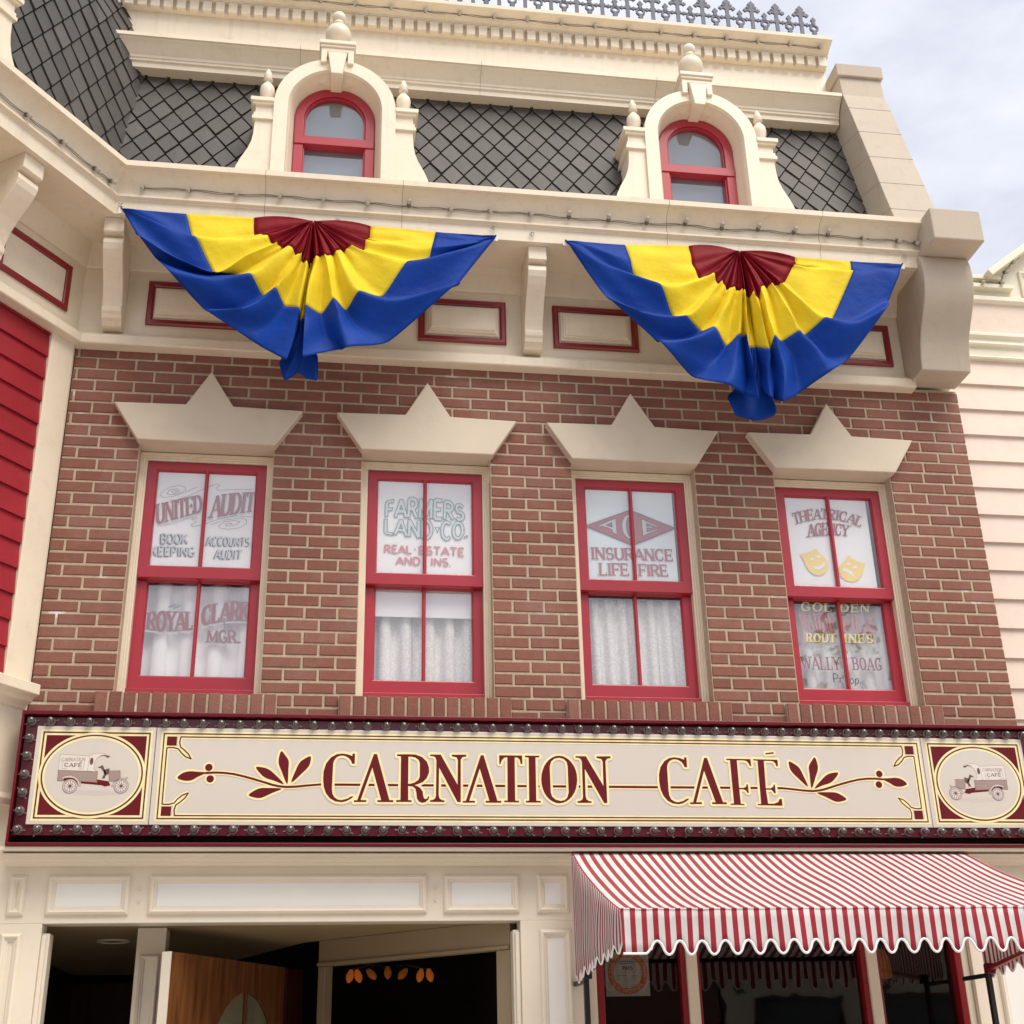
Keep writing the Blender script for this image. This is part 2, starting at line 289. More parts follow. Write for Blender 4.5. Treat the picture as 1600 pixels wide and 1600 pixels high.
# ---------------------------------------------------------------- flat drawing tools (all in x, z; millimetre data below)
def stroke(pts, w, closed=False):
    P = [Vector(p) for p in pts]; o = []
    n = len(P); rng = n if closed else n-1
    for i in range(rng):
        a, b = P[i], P[(i+1) % n]; d = b - a
        if d.length < 1e-6: continue
        q = Vector((-d.y, d.x)).normalized()*w/2; o.append([a+q, a-q, b-q, b+q])
    for i in range(n):
        if not closed and i in (0, n-1): continue
        o.append([P[i] + Vector((cos(k*pi/4+.2), sin(k*pi/4+.2)))*w/2 for k in range(8)])
    return o
def union(polys):
    V = []; F = []
    for p in polys:
        a = 0; n = len(p)
        for i in range(n): a += p[i][0]*p[(i+1) % n][1] - p[(i+1) % n][0]*p[i][1]
        q = list(p) if a > 0 else list(p)[::-1]
        F.append(list(range(len(V), len(V)+n))); V += [Vector((v[0], v[1])) for v in q]
    r = delaunay_2d_cdt(V, [], F, 1, 1e-6, True)
    BB = [(min(v[0] for v in p), max(v[0] for v in p), min(v[1] for v in p), max(v[1] for v in p), p) for p in polys]
    W = [tuple(v) for v in r[0]]; keep = []
    for f in r[2]:
        x = sum(W[i][0] for i in f)/len(f); y = sum(W[i][1] for i in f)/len(f)
        for a, b, c, d, p in BB:
            if a <= x <= b and c <= y <= d:
                ins = False; j = len(p)-1
                for i in range(len(p)):
                    if (p[i][1] > y) != (p[j][1] > y) and x < (p[j][0]-p[i][0])*(y-p[i][1])/(p[j][1]-p[i][1]) + p[i][0]: ins = not ins
                    j = i
                if ins: keep.append(tuple(f)); break
    return W, keep
def fill(loops):
    L = [[Vector((x, z, 0)) for x, z in l] for l in loops]; V = [(v.x, v.y) for l in L for v in l]
    return V, [tuple(t) for t in tessellate_polygon(L)]
def boundary(V, T):
    e = {}
    for t in T:
        for i in range(len(t)):
            k = tuple(sorted((t[i], t[(i+1) % len(t)]))); e[k] = e.get(k, 0)+1
    return [(V[a], V[b]) for (a, b), c in e.items() if c == 1]
def outline(V, T, w):
    o = []
    for a, b in boundary(V, T): o += stroke([a, b], w); o.append([Vector(a) + Vector((cos(k*pi/4+.2), sin(k*pi/4+.2)))*w/2 for k in range(8)])
    return union(o)
def arc(cx, cy, rx, ry, a0, a1, n=9): return [(cx + rx*cos(radians(a0+(a1-a0)*i/n)), cy + ry*sin(radians(a0+(a1-a0)*i/n))) for i in range(n+1)]
G = {
 'A': (.8, [[(0,0),(.4,1)], [(.4,1),(.8,0)], [(.15,.33),(.65,.33)]]),
 'B': (.7, [[(.08,0),(.08,1)], [(.08,1),(.38,1)]+arc(.38,.76,.25,.24,80,-90)+[(.08,.52)], [(.08,.52),(.4,.52)]+arc(.4,.26,.28,.26,80,-90)+[(.08,0)]]),
 'C': (.78, [arc(.42,.5,.36,.5,48,312,14)]),
 'D': (.78, [[(.08,0),(.08,1)], [(.08,1),(.3,1)]+arc(.3,.5,.4,.5,85,-90,12)+[(.08,0)]]),
 'E': (.66, [[(.08,0),(.08,1)], [(.08,1),(.6,1)], [(.08,.5),(.5,.5)], [(.08,0),(.62,0)]]),
 'F': (.64, [[(.08,0),(.08,1)], [(.08,1),(.6,1)], [(.08,.5),(.5,.5)]]),
 'G': (.8, [arc(.42,.5,.36,.5,48,325,14)+[(.74,.42)], [(.5,.42),(.78,.42)]]),
 'H': (.78, [[(.08,0),(.08,1)], [(.7,0),(.7,1)], [(.08,.5),(.7,.5)]]),
 'I': (.26, [[(.13,0),(.13,1)]]),
 'K': (.76, [[(.08,0),(.08,1)], [(.68,1),(.1,.42)], [(.26,.58),(.72,0)]]),
 'L': (.62, [[(.08,0),(.08,1)], [(.08,0),(.58,0)]]),
 'M': (.98, [[(.08,0),(.08,1)], [(.08,1),(.49,.1)], [(.49,.1),(.9,1)], [(.9,1),(.9,0)]]),
 'N': (.8, [[(.08,0),(.08,1)], [(.08,1),(.72,0)], [(.72,0),(.72,1)]]),
 'O': (.84, [arc(.42,.5,.36,.5,0,360,18)]),
 'P': (.7, [[(.08,0),(.08,1)], [(.08,1),(.36,1)]+arc(.36,.73,.27,.27,80,-90)+[(.08,.46)]]),
 'R': (.74, [[(.08,0),(.08,1)], [(.08,1),(.36,1)]+arc(.36,.75,.27,.25,80,-90)+[(.08,.5)], [(.34,.5),(.7,0)]]),
 'S': (.68, [arc(.34,.74,.25,.26,35,250,9)+arc(.34,.26,.28,.26,70,-145,9)]),
 'T': (.7, [[(.35,0),(.35,1)], [(.02,1),(.68,1)]]),
 'U': (.78, [[(.08,1),(.08,.34)]+arc(.39,.32,.31,.32,180,360,10)+[(.7,1)]]),
 'V': (.78, [[(0,1),(.39,0)], [(.39,0),(.78,1)]]),
 'W': (1.1, [[(0,1),(.28,0)], [(.28,0),(.55,.9)], [(.55,.9),(.82,0)], [(.82,0),(1.1,1)]]),
 'Y': (.76, [[(0,1),(.38,.48)], [(.76,1),(.38,.48)], [(.38,.48),(.38,0)]]),
 'r': (.42, [[(.08,0),(.08,.62)], [(.08,.42)]+arc(.3,.42,.22,.2,170,60,5)]),
 'o': (.56, [arc(.28,.31,.2,.31,0,360,14)]),
 'p': (.56, [[(.08,-.25),(.08,.62)], arc(.28,.31,.2,.31,0,360,14)]),
 '.': (.2, [[(.1,0),(.1,.1)]]), ' ': (.35, []), '-': (.3, [[(.04,.5),(.26,.5)]]),
}
def text(word, quad, t=.17, thin=None, serif=0, gap=.1, at=0, ab=0, mm=True):
    """quad TL, TR, BR, BL -> (V, T) of the word drawn into it; at / ab arch the top and the bottom."""
    k = .001 if mm else 1
    TL, TR, BR, BL = [Vector((p[0]*k, p[1]*k)) for p in quad]
    W = ((TR-TL).length + (BR-BL).length)/2; H = ((TL-BL).length + (TR-BR).length)/2
    nat = sum(G[c][0] for c in word) + gap*(len(word)-1); r = W/H; sx = r/nat
    polys = []; x = 0; thin = t if thin is None else thin
    for c in word:
        w, st = G[c]
        ends = [p for s in st for p in (s[0], s[-1])]
        for s in st:
            S = [((x+p[0])*sx, p[1]) for p in s]
            for i in range(len(S)-1):
                d = Vector(S[i+1]) - Vector(S[i]); f = abs(d.y)/max(1e-6, d.length)
                if c in 'AVWMYN' and f > .6:
                    f = 1 if (d.x*d.y < 0 or (c == 'Y' and abs(d.x) < .01)) else .15
                    if c in 'N' and abs(d.x) < .01: f = .15
                    if c == 'M' and abs(d.x) < .01: f = .15 if s[0][0] < .5 else 1
                wd_ = thin + (t-thin)*f; polys += stroke([S[i], S[i+1]], wd_)
                if len(S) > 2 and i < len(S)-2: polys.append([Vector(S[i+1]) + Vector((cos(q*pi/4+.2), sin(q*pi/4+.2)))*wd_/2 for q in range(8)])
            if serif:
                for e, nx in ((0, 1), (-1, -2)):
                    p = s[e]
                    if s[0] == s[-1] or sum(1 for q in ends if abs(q[0]-p[0]) + abs(q[1]-p[1]) < .12) > 1 and c not in 'BDEFLPRN': continue
                    if c in 'BDEFLPRN' and 0 < sum(1 for q in ends if q is not p and abs(q[0]-p[0]) + abs(q[1]-p[1]) < .05) and s is not st[0]: continue
                    d = Vector(S[e]) - Vector(S[nx]); q = Vector(S[e])
                    if abs(d.y) > abs(d.x)*.6 and (p[1] < .1 or p[1] > .9): a, b = t*1.05*serif, .035
                    elif abs(d.x) > 0 and c in 'EFLTCGS': a, b = .04, .15*serif; q = q + Vector((0, -.08 if p[1] > .6 else (.08 if p[1] < .4 else 0)))
                    else: continue
                    q = Vector((q.x, min(1-b*.2, max(b*.2, q.y)))); polys.append([q+Vector((-a,-b)), q+Vector((a,-b)), q+Vector((a,b)), q+Vector((-a,b))])
        x += w + gap
    V, T = union(polys); o = []
    for px, py in V:
        u = px/r; b = 4*u*(1-u); v = py
        bot = BL.lerp(BR, u) + (TL-BL)*(ab*b); top = TL.lerp(TR, u) + (TL-BL)*(at*b); q = bot + (top-bot)*v; o.append((q.x, q.y))
    return o, T
def shift(V, dx, dz): return [(x+dx, z+dz) for x, z in V]
# ---------------------------------------------------------------- drawn shapes, millimetres
SIGN_LETTERS=[[[(163,2984),(151,2984),(151,2972),(130,2980),(103,2984),(76,2980),(49,2964),(27,2934),(17,2897),(16,2861),(20,2825),(32,2793),(51,2770),(76,2756),(106,2752),(128,2757),(148,2768),(163,2780),(150,2780),(132,2769),(105,2762),(87,2765),(71,2776),(62,2793),(59,2816),(61,2935),(65,2950),(76,2965),(90,2972),(103,2974),(119,2971),(135,2961),(145,2949),(150,2935),(163,2935)]],
[[(253,2983),(268,2983),(331,2763),(349,2764),(349,2754),(274,2754),(274,2763),(292,2763),(247,2918),(195,2763),(222,2763),(222,2754),(164,2753),(164,2762),(179,2762)]],
[[(364,2983),(417,2984),(452,2983),(484,2972),(508,2949),(518,2921),(519,2898),(508,2870),(490,2851),(467,2841),(449,2835),(465,2830),(478,2821),(489,2805),(491,2787),(495,2774),(502,2769),(511,2774),(515,2783),(521,2781),(515,2766),(502,2755),(486,2751),(470,2758),(461,2773),(458,2801),(453,2819),(442,2828),(419,2831),(420,2764),(435,2764),(436,2755),(363,2755),(363,2764),(383,2764),(383,2973),(364,2975)],[(419,2972),(434,2972),(452,2968),(468,2957),(474,2941),(474,2876),(467,2860),(448,2847),(430,2842),(419,2841)]],
[[(523,2984),(575,2984),(656,2839),(658,2957),(652,2971),(628,2976),(629,2984),(699,2985),(699,2976),(681,2973),(672,2960),(671,2756),(655,2756),(567,2921),(565,2788),(570,2772),(582,2765),(593,2764),(593,2756),(524,2756),(524,2764),(538,2766),(549,2774),(552,2788),(554,2954),(549,2970),(540,2975),(523,2977)]],
[[(770,2983),(784,2983),(848,2763),(866,2764),(866,2754),(791,2754),(791,2763),(809,2763),(764,2918),(712,2763),(739,2763),(739,2754),(681,2753),(681,2762),(695,2762)]],
[[(860,2984),(973,2984),(974,2942),(965,2942),(961,2963),(951,2973),(936,2974),(934,2765),(952,2764),(952,2756),(880,2757),(881,2765),(897,2765),(900,2974),(887,2973),(875,2963),(869,2951),(867,2941),(860,2941)]],
[[(987,2984),(1059,2984),(1058,2976),(1039,2975),(1037,2765),(1059,2764),(1059,2756),(986,2756),(986,2764),(1002,2765),(1005,2974),(987,2976)]],
[[(1242,2869),(1241,2892),(1237,2914),(1229,2934),(1218,2951),(1205,2966),(1190,2976),(1173,2983),(1156,2985),(1139,2983),(1122,2976),(1106,2965),(1092,2950),(1080,2932),(1072,2912),(1066,2890),(1064,2868),(1065,2845),(1070,2823),(1077,2804),(1088,2786),(1101,2772),(1116,2762),(1132,2755),(1149,2753),(1167,2756),(1183,2762),(1199,2773),(1213,2787),(1225,2805),(1234,2825),(1239,2846)],[(1108,2931),(1116,2956),(1134,2971),(1157,2975),(1179,2969),(1193,2954),(1197,2932),(1197,2806),(1189,2781),(1176,2769),(1156,2765),(1132,2771),(1115,2786),(1109,2805)]],
[[(1238,2984),(1290,2984),(1371,2839),(1373,2957),(1367,2971),(1343,2976),(1343,2984),(1414,2985),(1413,2976),(1396,2973),(1387,2960),(1386,2756),(1370,2756),(1282,2921),(1280,2788),(1285,2772),(1297,2765),(1308,2764),(1308,2756),(1239,2756),(1239,2764),(1253,2766),(1264,2774),(1267,2788),(1269,2954),(1264,2970),(1255,2975),(1238,2977)]],
[[(1799,2984),(1787,2984),(1787,2972),(1766,2980),(1739,2984),(1712,2980),(1685,2964),(1663,2934),(1653,2897),(1652,2861),(1656,2825),(1668,2793),(1687,2770),(1712,2756),(1742,2752),(1764,2757),(1784,2768),(1799,2780),(1786,2780),(1768,2769),(1741,2762),(1723,2765),(1707,2776),(1699,2793),(1696,2816),(1697,2935),(1701,2950),(1712,2965),(1726,2972),(1739,2974),(1755,2971),(1772,2961),(1781,2949),(1786,2935),(1799,2935)]],
[[(1890,2983),(1905,2983),(1968,2763),(1986,2764),(1986,2754),(1912,2754),(1912,2763),(1930,2763),(1884,2918),(1832,2763),(1860,2763),(1860,2754),(1801,2753),(1801,2762),(1816,2762)]],
[[(2004,2980),(2129,2979),(2130,2944),(2122,2944),(2118,2957),(2108,2968),(2094,2972),(2058,2972),(2057,2835),(2080,2835),(2093,2841),(2096,2852),(2103,2854),(2104,2810),(2097,2810),(2091,2822),(2079,2827),(2057,2828),(2058,2757),(2076,2755),(2076,2750),(2005,2751),(2006,2757),(2023,2758),(2022,2972),(2003,2973)]],
[[(2143,2979),(2270,2977),(2269,2944),(2260,2944),(2257,2958),(2246,2969),(2232,2971),(2198,2971),(2194,2834),(2220,2834),(2233,2842),(2236,2852),(2243,2852),(2243,2810),(2235,2809),(2228,2821),(2219,2827),(2194,2827),(2198,2758),(2228,2758),(2250,2765),(2259,2781),(2271,2782),(2271,2748),(2144,2750),(2144,2756),(2162,2756),(2165,2971),(2143,2973)]],
[[(2210,3010),(2253,3016),(2253,3008),(2210,3003)]]]
LEAVES=[[(-657,2860),(-637,2882),(-605,2892),(-567,2890),(-528,2886),(-565,2866),(-591,2850),(-624,2848)],
[(-300,2914),(-270,2914),(-241,2905),(-212,2883),(-165,2835),(-211,2851),(-250,2863),(-276,2882)],
[(-186,2992),(-166,2972),(-149,2946),(-148,2909),(-150,2835),(-180,2897),(-193,2926),(-196,2954)],
[(-47,2969),(-47,2939),(-57,2916),(-84,2887),(-132,2843),(-113,2904),(-97,2938),(-76,2956)],
[(-326,2782),(-302,2803),(-275,2815),(-242,2817),(-175,2814),(-219,2793),(-262,2772),(-289,2770)]]
STEM=[(-533,2884),(-490,2887),(-445,2886),(-401,2881),(-356,2871),(-311,2859),(-266,2846),(-221,2832),(-187,2825),(-154,2822),(-109,2824),(-65,2829),(2,2835)]
BERRIES=[(-517,2911),(-507,2857)]
CURL_A=[(-658,3055),(-660,3029),(-654,3006),(-636,2993),(-615,2973),(-601,2950)]
CURL_B=[(-718,3000),(-685,3003),(-663,2997),(-648,2978),(-627,2960),(-601,2950)]
TRUCK={'box':[(-1194,2965),(-1062,2959),(-1065,2888),(-1195,2891)],
'canopy':[(-1062,2959),(-1052,2966),(-1035,2972),(-1009,2972),(-987,2966),(-970,2958),(-979,2951),(-997,2961),(-1014,2959),(-1030,2946),(-1037,2928),(-1038,2899),(-1019,2885),(-1065,2889)],
'under':[(-970,2958),(-979,2951),(-997,2961),(-1014,2959),(-1025,2952),(-1012,2962),(-995,2965),(-982,2961)],
'body':[(-1195,2891),(-1019,2886),(-1019,2837),(-1092,2840),(-1194,2842)],
'chassis':[(-1089,2839),(-1016,2835),(-1018,2850),(-966,2842),(-955,2823),(-980,2817),(-994,2823),(-1037,2827),(-1089,2831)],
'hood':[(-970,2890),(-919,2891),(-913,2856),(-940,2842),(-963,2842)],
'radiator':[(-918,2895),(-912,2894),(-907,2855),(-913,2855)],
'seat':[(-992,2895),(-967,2902),(-967,2878),(-981,2868),(-984,2855),(-997,2855),(-990,2873)],
'steer':[(-1019,2906),(-999,2917),(-978,2875),(-982,2872),(-1007,2904),(-1018,2903)],
'fender':[(-1177,2858),(-1156,2866),(-1135,2868),(-1111,2858),(-1096,2841),(-1088,2819),(-1095,2818),(-1104,2839),(-1121,2854),(-1143,2857),(-1164,2854),(-1172,2849)],
'wheelwell':[(-1173,2858),(-1135,2865),(-1110,2850),(-1103,2828),(-1150,2845),(-1162,2843)],
'ffender':[(-950,2820),(-942,2838),(-923,2849),(-881,2860),(-889,2849),(-918,2842),(-934,2831),(-942,2818)],
'shadow':[(-1184,2808),(-1162,2801),(-875,2796),(-895,2784),(-1014,2774),(-1117,2781)]}
TRUCK_PTS=[(-1135,2818),(-907,2820),(-1103,2819),(-1051,2934),(-1043,2934),(-1049,2917),(-1185,2949),(-1078,2950),(-1076,2934),(-1183,2933),(-1171,2925),(-1093,2923),(-1093,2907),(-1170,2908)]
# windows lettering quads: TL,TR,BR,BL
WL={'UNITED':[(-917,4368),(-677,4435),(-666,4339),(-907,4256)],
'AUDIT':[(-629,4429),(-394,4459),(-401,4352),(-633,4305)],
'BOOK':[(-875,4204),(-730,4205),(-726,4152),(-872,4150)],
'KEEPING':[(-921,4131),(-686,4133),(-683,4082),(-919,4080)],
'ACCOUNTS':[(-640,4198),(-404,4196),(-405,4150),(-640,4147)],
'AUDIT2':[(-588,4126),(-443,4125),(-448,4077),(-591,4074)],
'ROYAL':[(-910,3776),(-676,3783),(-671,3696),(-910,3689)],
'CLARK':[(-640,3814),(-389,3844),(-391,3747),(-636,3716)],
'MGR':[(-604,3689),(-441,3691),(-426,3626),(-604,3626)],
'FARMERS':[(289,4432),(742,4427),(740,4345),(287,4349)],
'LAND':[(288,4333),(563,4334),(563,4228),(289,4253)],
'CO':[(599,4329),(752,4328),(749,4243),(599,4227)],
'REAL':[(292,4180),(448,4181),(449,4137),(291,4136)],
'ESTATE':[(474,4180),(735,4177),(734,4132),(473,4136)],
'AND':[(357,4113),(493,4116),(494,4072),(357,4072)],
'INS':[(544,4114),(659,4113),(658,4070),(543,4072)],
'INSURANCE':[(1418,4208),(1901,4211),(1902,4145),(1419,4141)],
'LIFE':[(1468,4116),(1636,4118),(1640,4051),(1466,4048)],
'FIRE':[(1689,4117),(1855,4118),(1861,4054),(1689,4052)],
'DIAMOND':[(1405,4337),(1665,4443),(1919,4341),(1666,4229)],
'AA':[(1472,4382),(1580,4389),(1579,4290),(1538,4288)],
'AC':[(1610,4413),(1697,4412),(1701,4267),(1610,4268)],
'AE':[(1724,4392),(1818,4391),(1813,4290),(1726,4284)],
'THEATRICAL':[(2602,4459),(3059,4450),(3025,4395),(2613,4392)],
'AGENCY':[(2693,4398),(2954,4399),(2937,4333),(2688,4320)],
'MASK_A':[(2630,4212),(2668,4220),(2703,4232),(2731,4251),(2742,4233),(2756,4212),(2779,4191),(2790,4161),(2784,4126),(2763,4099),(2732,4085),(2699,4090),(2672,4113),(2657,4147),(2646,4182)],
'MASK_B':[(2917,4218),(2941,4192),(2974,4176),(3013,4168),(2998,4133),(2984,4098),(2959,4069),(2923,4054),(2885,4060),(2858,4080),(2849,4115),(2856,4146),(2883,4168),(2903,4191)],
'SMILE':[(2698,4140),(2730,4141),(2758,4157),(2770,4173),(2771,4151),(2750,4129),(2724,4121),(2703,4125)],
'FROWN':[(2870,4133),(2899,4132),(2923,4117),(2936,4092),(2931,4083),(2908,4104),(2888,4114),(2870,4118)],
'EYES':[(2700,4184),(2740,4200),(2912,4161),(2948,4144)],
'GOLDEN_A':[(2619,3939),(2803,3935),(2797,3888),(2611,3889)],
'GOLDEN_B':[(2847,3934),(3025,3937),(3016,3892),(2839,3889)],
'VAUDE':[(2597,3870),(2800,3872),(2798,3773),(2608,3772)],
'VILLE':[(2853,3872),(3041,3871),(3039,3772),(2850,3774)],
'ROUT':[(2625,3755),(2801,3755),(2795,3709),(2623,3709)],
'INES':[(2845,3758),(3021,3758),(3016,3711),(2843,3708)],
'WALLY':[(2584,3620),(2800,3621),(2800,3552),(2585,3552)],
'BOAG':[(2876,3622),(3041,3622),(3040,3553),(2876,3554)],
'PR':[(2751,3529),(2810,3525),(2806,3476),(2749,3477)],
'OP':[(2847,3524),(2918,3521),(2911,3473),(2842,3472)],
'FLO':[(2587,3668),(2701,3657),(2750,3688),(2797,3653),(2843,3654),(2862,3689),(2911,3674),(2946,3659),(3027,3670)],
'SP1':[(-823,4446),(-809,4453),(-820,4457),(-837,4447),(-830,4436),(-808,4440),(-798,4456),(-814,4466),(-849,4456),(-863,4435),(-847,4427),(-804,4435),(-768,4459),(-770,4477),(-800,4485),(-851,4473),(-888,4445),(-896,4422),(-877,4410),(-830,4419),(-769,4446),(-708,4480)],
'SP2':[(-527,4270),(-511,4273),(-524,4277),(-547,4267),(-538,4258),(-511,4262),(-480,4276),(-473,4287),(-505,4293),(-552,4282),(-582,4259),(-573,4246),(-533,4241),(-471,4252),(-436,4278),(-438,4300),(-470,4307),(-537,4296),(-621,4264)],
'SP3':[(-848,4398),(-813,4399),(-744,4429),(-668,4473),(-637,4490),(-610,4502),(-590,4496),(-609,4477),(-594,4465),(-508,4474),(-412,4479)],
'SP4':[(-865,4248),(-802,4268),(-749,4292),(-699,4307),(-695,4296),(-724,4291),(-697,4276),(-725,4260),(-715,4250),(-668,4260),(-577,4299),(-499,4319),(-407,4317)],
'LEAFORN':[(-813,3807),(-798,3823),(-760,3830),(-777,3819),(-739,3824),(-752,3807),(-788,3797),(-777,3810)]}
BUNTING_A=[('T',[(-470,-392,5873),(-651,-392,5873),(-831,-392,5869),(-1003,-392,5872),(-1172,-392,5876)]),('V',[(-459,-409,5748),(-619,-413,5711),(-785,-414,5705),(-974,-405,5787),(-1166,-397,5865)]),('R',[(-393,-423,5740),(-582,-441,5682),(-754,-450,5664),(-948,-431,5750),(-1162,-402,5857)]),('V',[(-361,-416,5687),(-509,-428,5578),(-658,-430,5472),(-859,-430,5549),(-1078,-415,5701)]),('R',[(-336,-435,5683),(-485,-473,5549),(-635,-486,5426),(-828,-496,5482),(-1066,-461,5661)]),('V',[(-310,-418,5664),(-439,-430,5541),(-555,-430,5464),(-740,-430,5465),(-971,-430,5556)]),('R',[(-262,-440,5663),(-357,-476,5532),(-457,-486,5427),(-624,-496,5378),(-861,-505,5386)]),('V',[(-233,-423,5624),(-308,-430,5478),(-392,-430,5347),(-522,-430,5251),(-684,-430,5236)]),('R',[(-203,-450,5613),(-254,-478,5474),(-324,-486,5355),(-483,-496,5208),(-661,-505,5174)]),('V',[(-199,-428,5573),(-233,-430,5443),(-276,-430,5288),(-365,-430,5156),(-445,-430,5072)]),('R',[(-170,-464,5551),(-183,-478,5383),(-202,-486,5243),(-215,-496,5072),(-248,-505,4908)]),('B',[(-162,-400,5562),(-177,-400,5386),(-192,-415,5220),(-224,-401,5090),(-291,-388,4985)]),('C',[(-161,-400,5558),(-170,-400,5387),(-186,-415,5225),(-215,-401,5036),(-260,-388,4873)]),('B',[(-159,-400,5558),(-167,-400,5387),(-177,-415,5233),(-190,-401,5076),(-196,-388,4919)]),('C',[(-153,-400,5594),(-166,-400,5438),(-177,-415,5233),(-174,-401,5070),(-151,-388,4897)]),('B',[(-149,-400,5595),(-164,-400,5438),(-171,-415,5233),(-148,-401,5089),(-90,-388,4883)]),('C',[(-145,-400,5595),(-161,-400,5438),(-168,-415,5261),(-142,-401,5126),(-96,-388,5029)]),('R',[(-128,-455,5592),(-153,-478,5424),(-165,-486,5261),(-167,-496,5093),(-168,-505,4933)]),('V',[(-97,-422,5625),(-84,-430,5433),(-84,-430,5252),(-54,-430,5132),(15,-430,5040)]),('R',[(-79,-450,5613),(-50,-478,5451),(-25,-486,5312),(17,-496,5169),(52,-505,5000)]),('V',[(-40,-421,5632),(1,-430,5449),(43,-430,5286),(134,-430,5172),(274,-430,5113)]),('R',[(-13,-440,5657),(34,-478,5499),(108,-486,5361),(331,-496,5320),(630,-505,5434)]),('V',[(23,-417,5668),(106,-430,5508),(239,-430,5393),(358,-430,5381),(644,-430,5492)]),('R',[(57,-431,5700),(194,-451,5629),(361,-466,5589),(596,-449,5667),(850,-404,5832)]),('V',[(128,-415,5683),(291,-419,5650),(477,-419,5642),(666,-408,5745),(854,-397,5845)]),('R',[(138,-418,5758),(306,-428,5727),(496,-434,5714),(681,-422,5766),(856,-400,5849)]),('V',[(158,-405,5775),(331,-405,5774),(511,-403,5796),(701,-400,5818),(858,-396,5854)]),('T',[(163,-392,5872),(343,-392,5869),(524,-392,5862),(694,-392,5861),(860,-392,5862)])]
BUNTING_B=[('T',[(1976,-392,5886),(1787,-392,5876),(1599,-392,5861),(1428,-392,5862),(1259,-392,5862)]),('R',[(1975,-420,5743),(1808,-421,5751),(1615,-425,5741),(1434,-416,5786),(1261,-397,5855)]),('V',[(2010,-418,5645),(1825,-425,5587),(1633,-421,5624),(1453,-412,5706),(1264,-396,5849)]),('R',[(2088,-435,5671),(1916,-463,5565),(1756,-477,5534),(1493,-453,5649),(1267,-402,5838)]),('V',[(2109,-422,5612),(1970,-430,5480),(1833,-430,5370),(1642,-430,5390),(1462,-430,5465)]),('R',[(2131,-447,5610),(2005,-478,5452),(1891,-486,5333),(1623,-496,5333),(1452,-505,5404)]),('V',[(2160,-426,5572),(2082,-430,5421),(1982,-430,5282),(1854,-430,5220),(1720,-430,5207)]),('R',[(2188,-455,5572),(2102,-478,5392),(2040,-486,5275),(1905,-496,5178),(1712,-505,5149)]),('V',[(2219,-427,5568),(2167,-430,5377),(2117,-430,5200),(2023,-430,5073),(1909,-430,5002)]),('R',[(2234,-459,5554),(2201,-478,5391),(2172,-486,5234),(2130,-496,5050),(2077,-505,4895)]),('V',[(2246,-426,5570),(2234,-430,5423),(2222,-430,5265),(2220,-430,5093),(2243,-430,4887)]),('R',[(2252,-459,5553),(2236,-478,5393),(2221,-486,5234),(2224,-496,5056),(2239,-505,4831)]),('B',[(2277,-400,5562),(2267,-400,5394),(2251,-415,5214),(2271,-401,5073),(2143,-388,4940)]),('C',[(2283,-400,5556),(2282,-400,5395),(2273,-415,5211),(2247,-401,5047),(2117,-388,4895)]),('C',[(2286,-400,5556),(2287,-400,5379),(2284,-415,5212),(2265,-401,5016),(2155,-388,4807)]),('B',[(2290,-400,5552),(2295,-400,5379),(2292,-415,5212),(2292,-401,4993),(2245,-388,4771)]),('C',[(2296,-400,5550),(2298,-400,5371),(2297,-415,5213),(2329,-401,4996),(2374,-388,4813)]),('C',[(2297,-400,5548),(2302,-400,5371),(2301,-415,5211),(2318,-401,5035),(2386,-388,4887)]),('V',[(2289,-430,5527),(2294,-430,5352),(2300,-430,5200),(2307,-430,5050),(2289,-430,4953)]),('R',[(2299,-461,5544),(2320,-478,5366),(2336,-486,5157),(2312,-496,4997),(2303,-505,4837)]),('V',[(2338,-430,5515),(2354,-430,5331),(2365,-430,5174),(2367,-430,5030),(2365,-430,4883)]),('R',[(2353,-452,5588),(2361,-478,5402),(2377,-486,5239),(2405,-496,5051),(2368,-505,4813)]),('V',[(2401,-422,5608),(2425,-430,5403),(2448,-430,5253),(2495,-430,5127),(2516,-430,4933)]),('R',[(2417,-446,5617),(2469,-478,5443),(2528,-486,5285),(2594,-496,5176),(2668,-505,5025)]),('V',[(2460,-420,5626),(2532,-430,5452),(2583,-430,5297),(2692,-430,5163),(2826,-430,5168)]),('R',[(2480,-444,5627),(2571,-478,5484),(2684,-486,5379),(2847,-496,5349),(3046,-505,5449)]),('V',[(2512,-417,5656),(2634,-430,5485),(2757,-430,5413),(2916,-430,5437),(3123,-426,5574)]),('R',[(2578,-414,5774),(2713,-423,5741),(2927,-424,5747),(3095,-423,5761),(3209,-428,5753)]),('V',[(2601,-402,5796),(2750,-403,5792),(2934,-404,5779),(3102,-402,5802),(3251,-399,5834)]),('T',[(2607,-392,5860),(2762,-392,5858),(2943,-392,5855),(3106,-392,5856),(3265,-392,5860)])]
# ---------------------------------------------------------------- the ground
MB().add([(-400,-400,0),(400,-400,0),(400,400,0),(-400,400,0)], [(0,1,2,3)]).build('ground', M['ground'])['kind'] = 'structure'

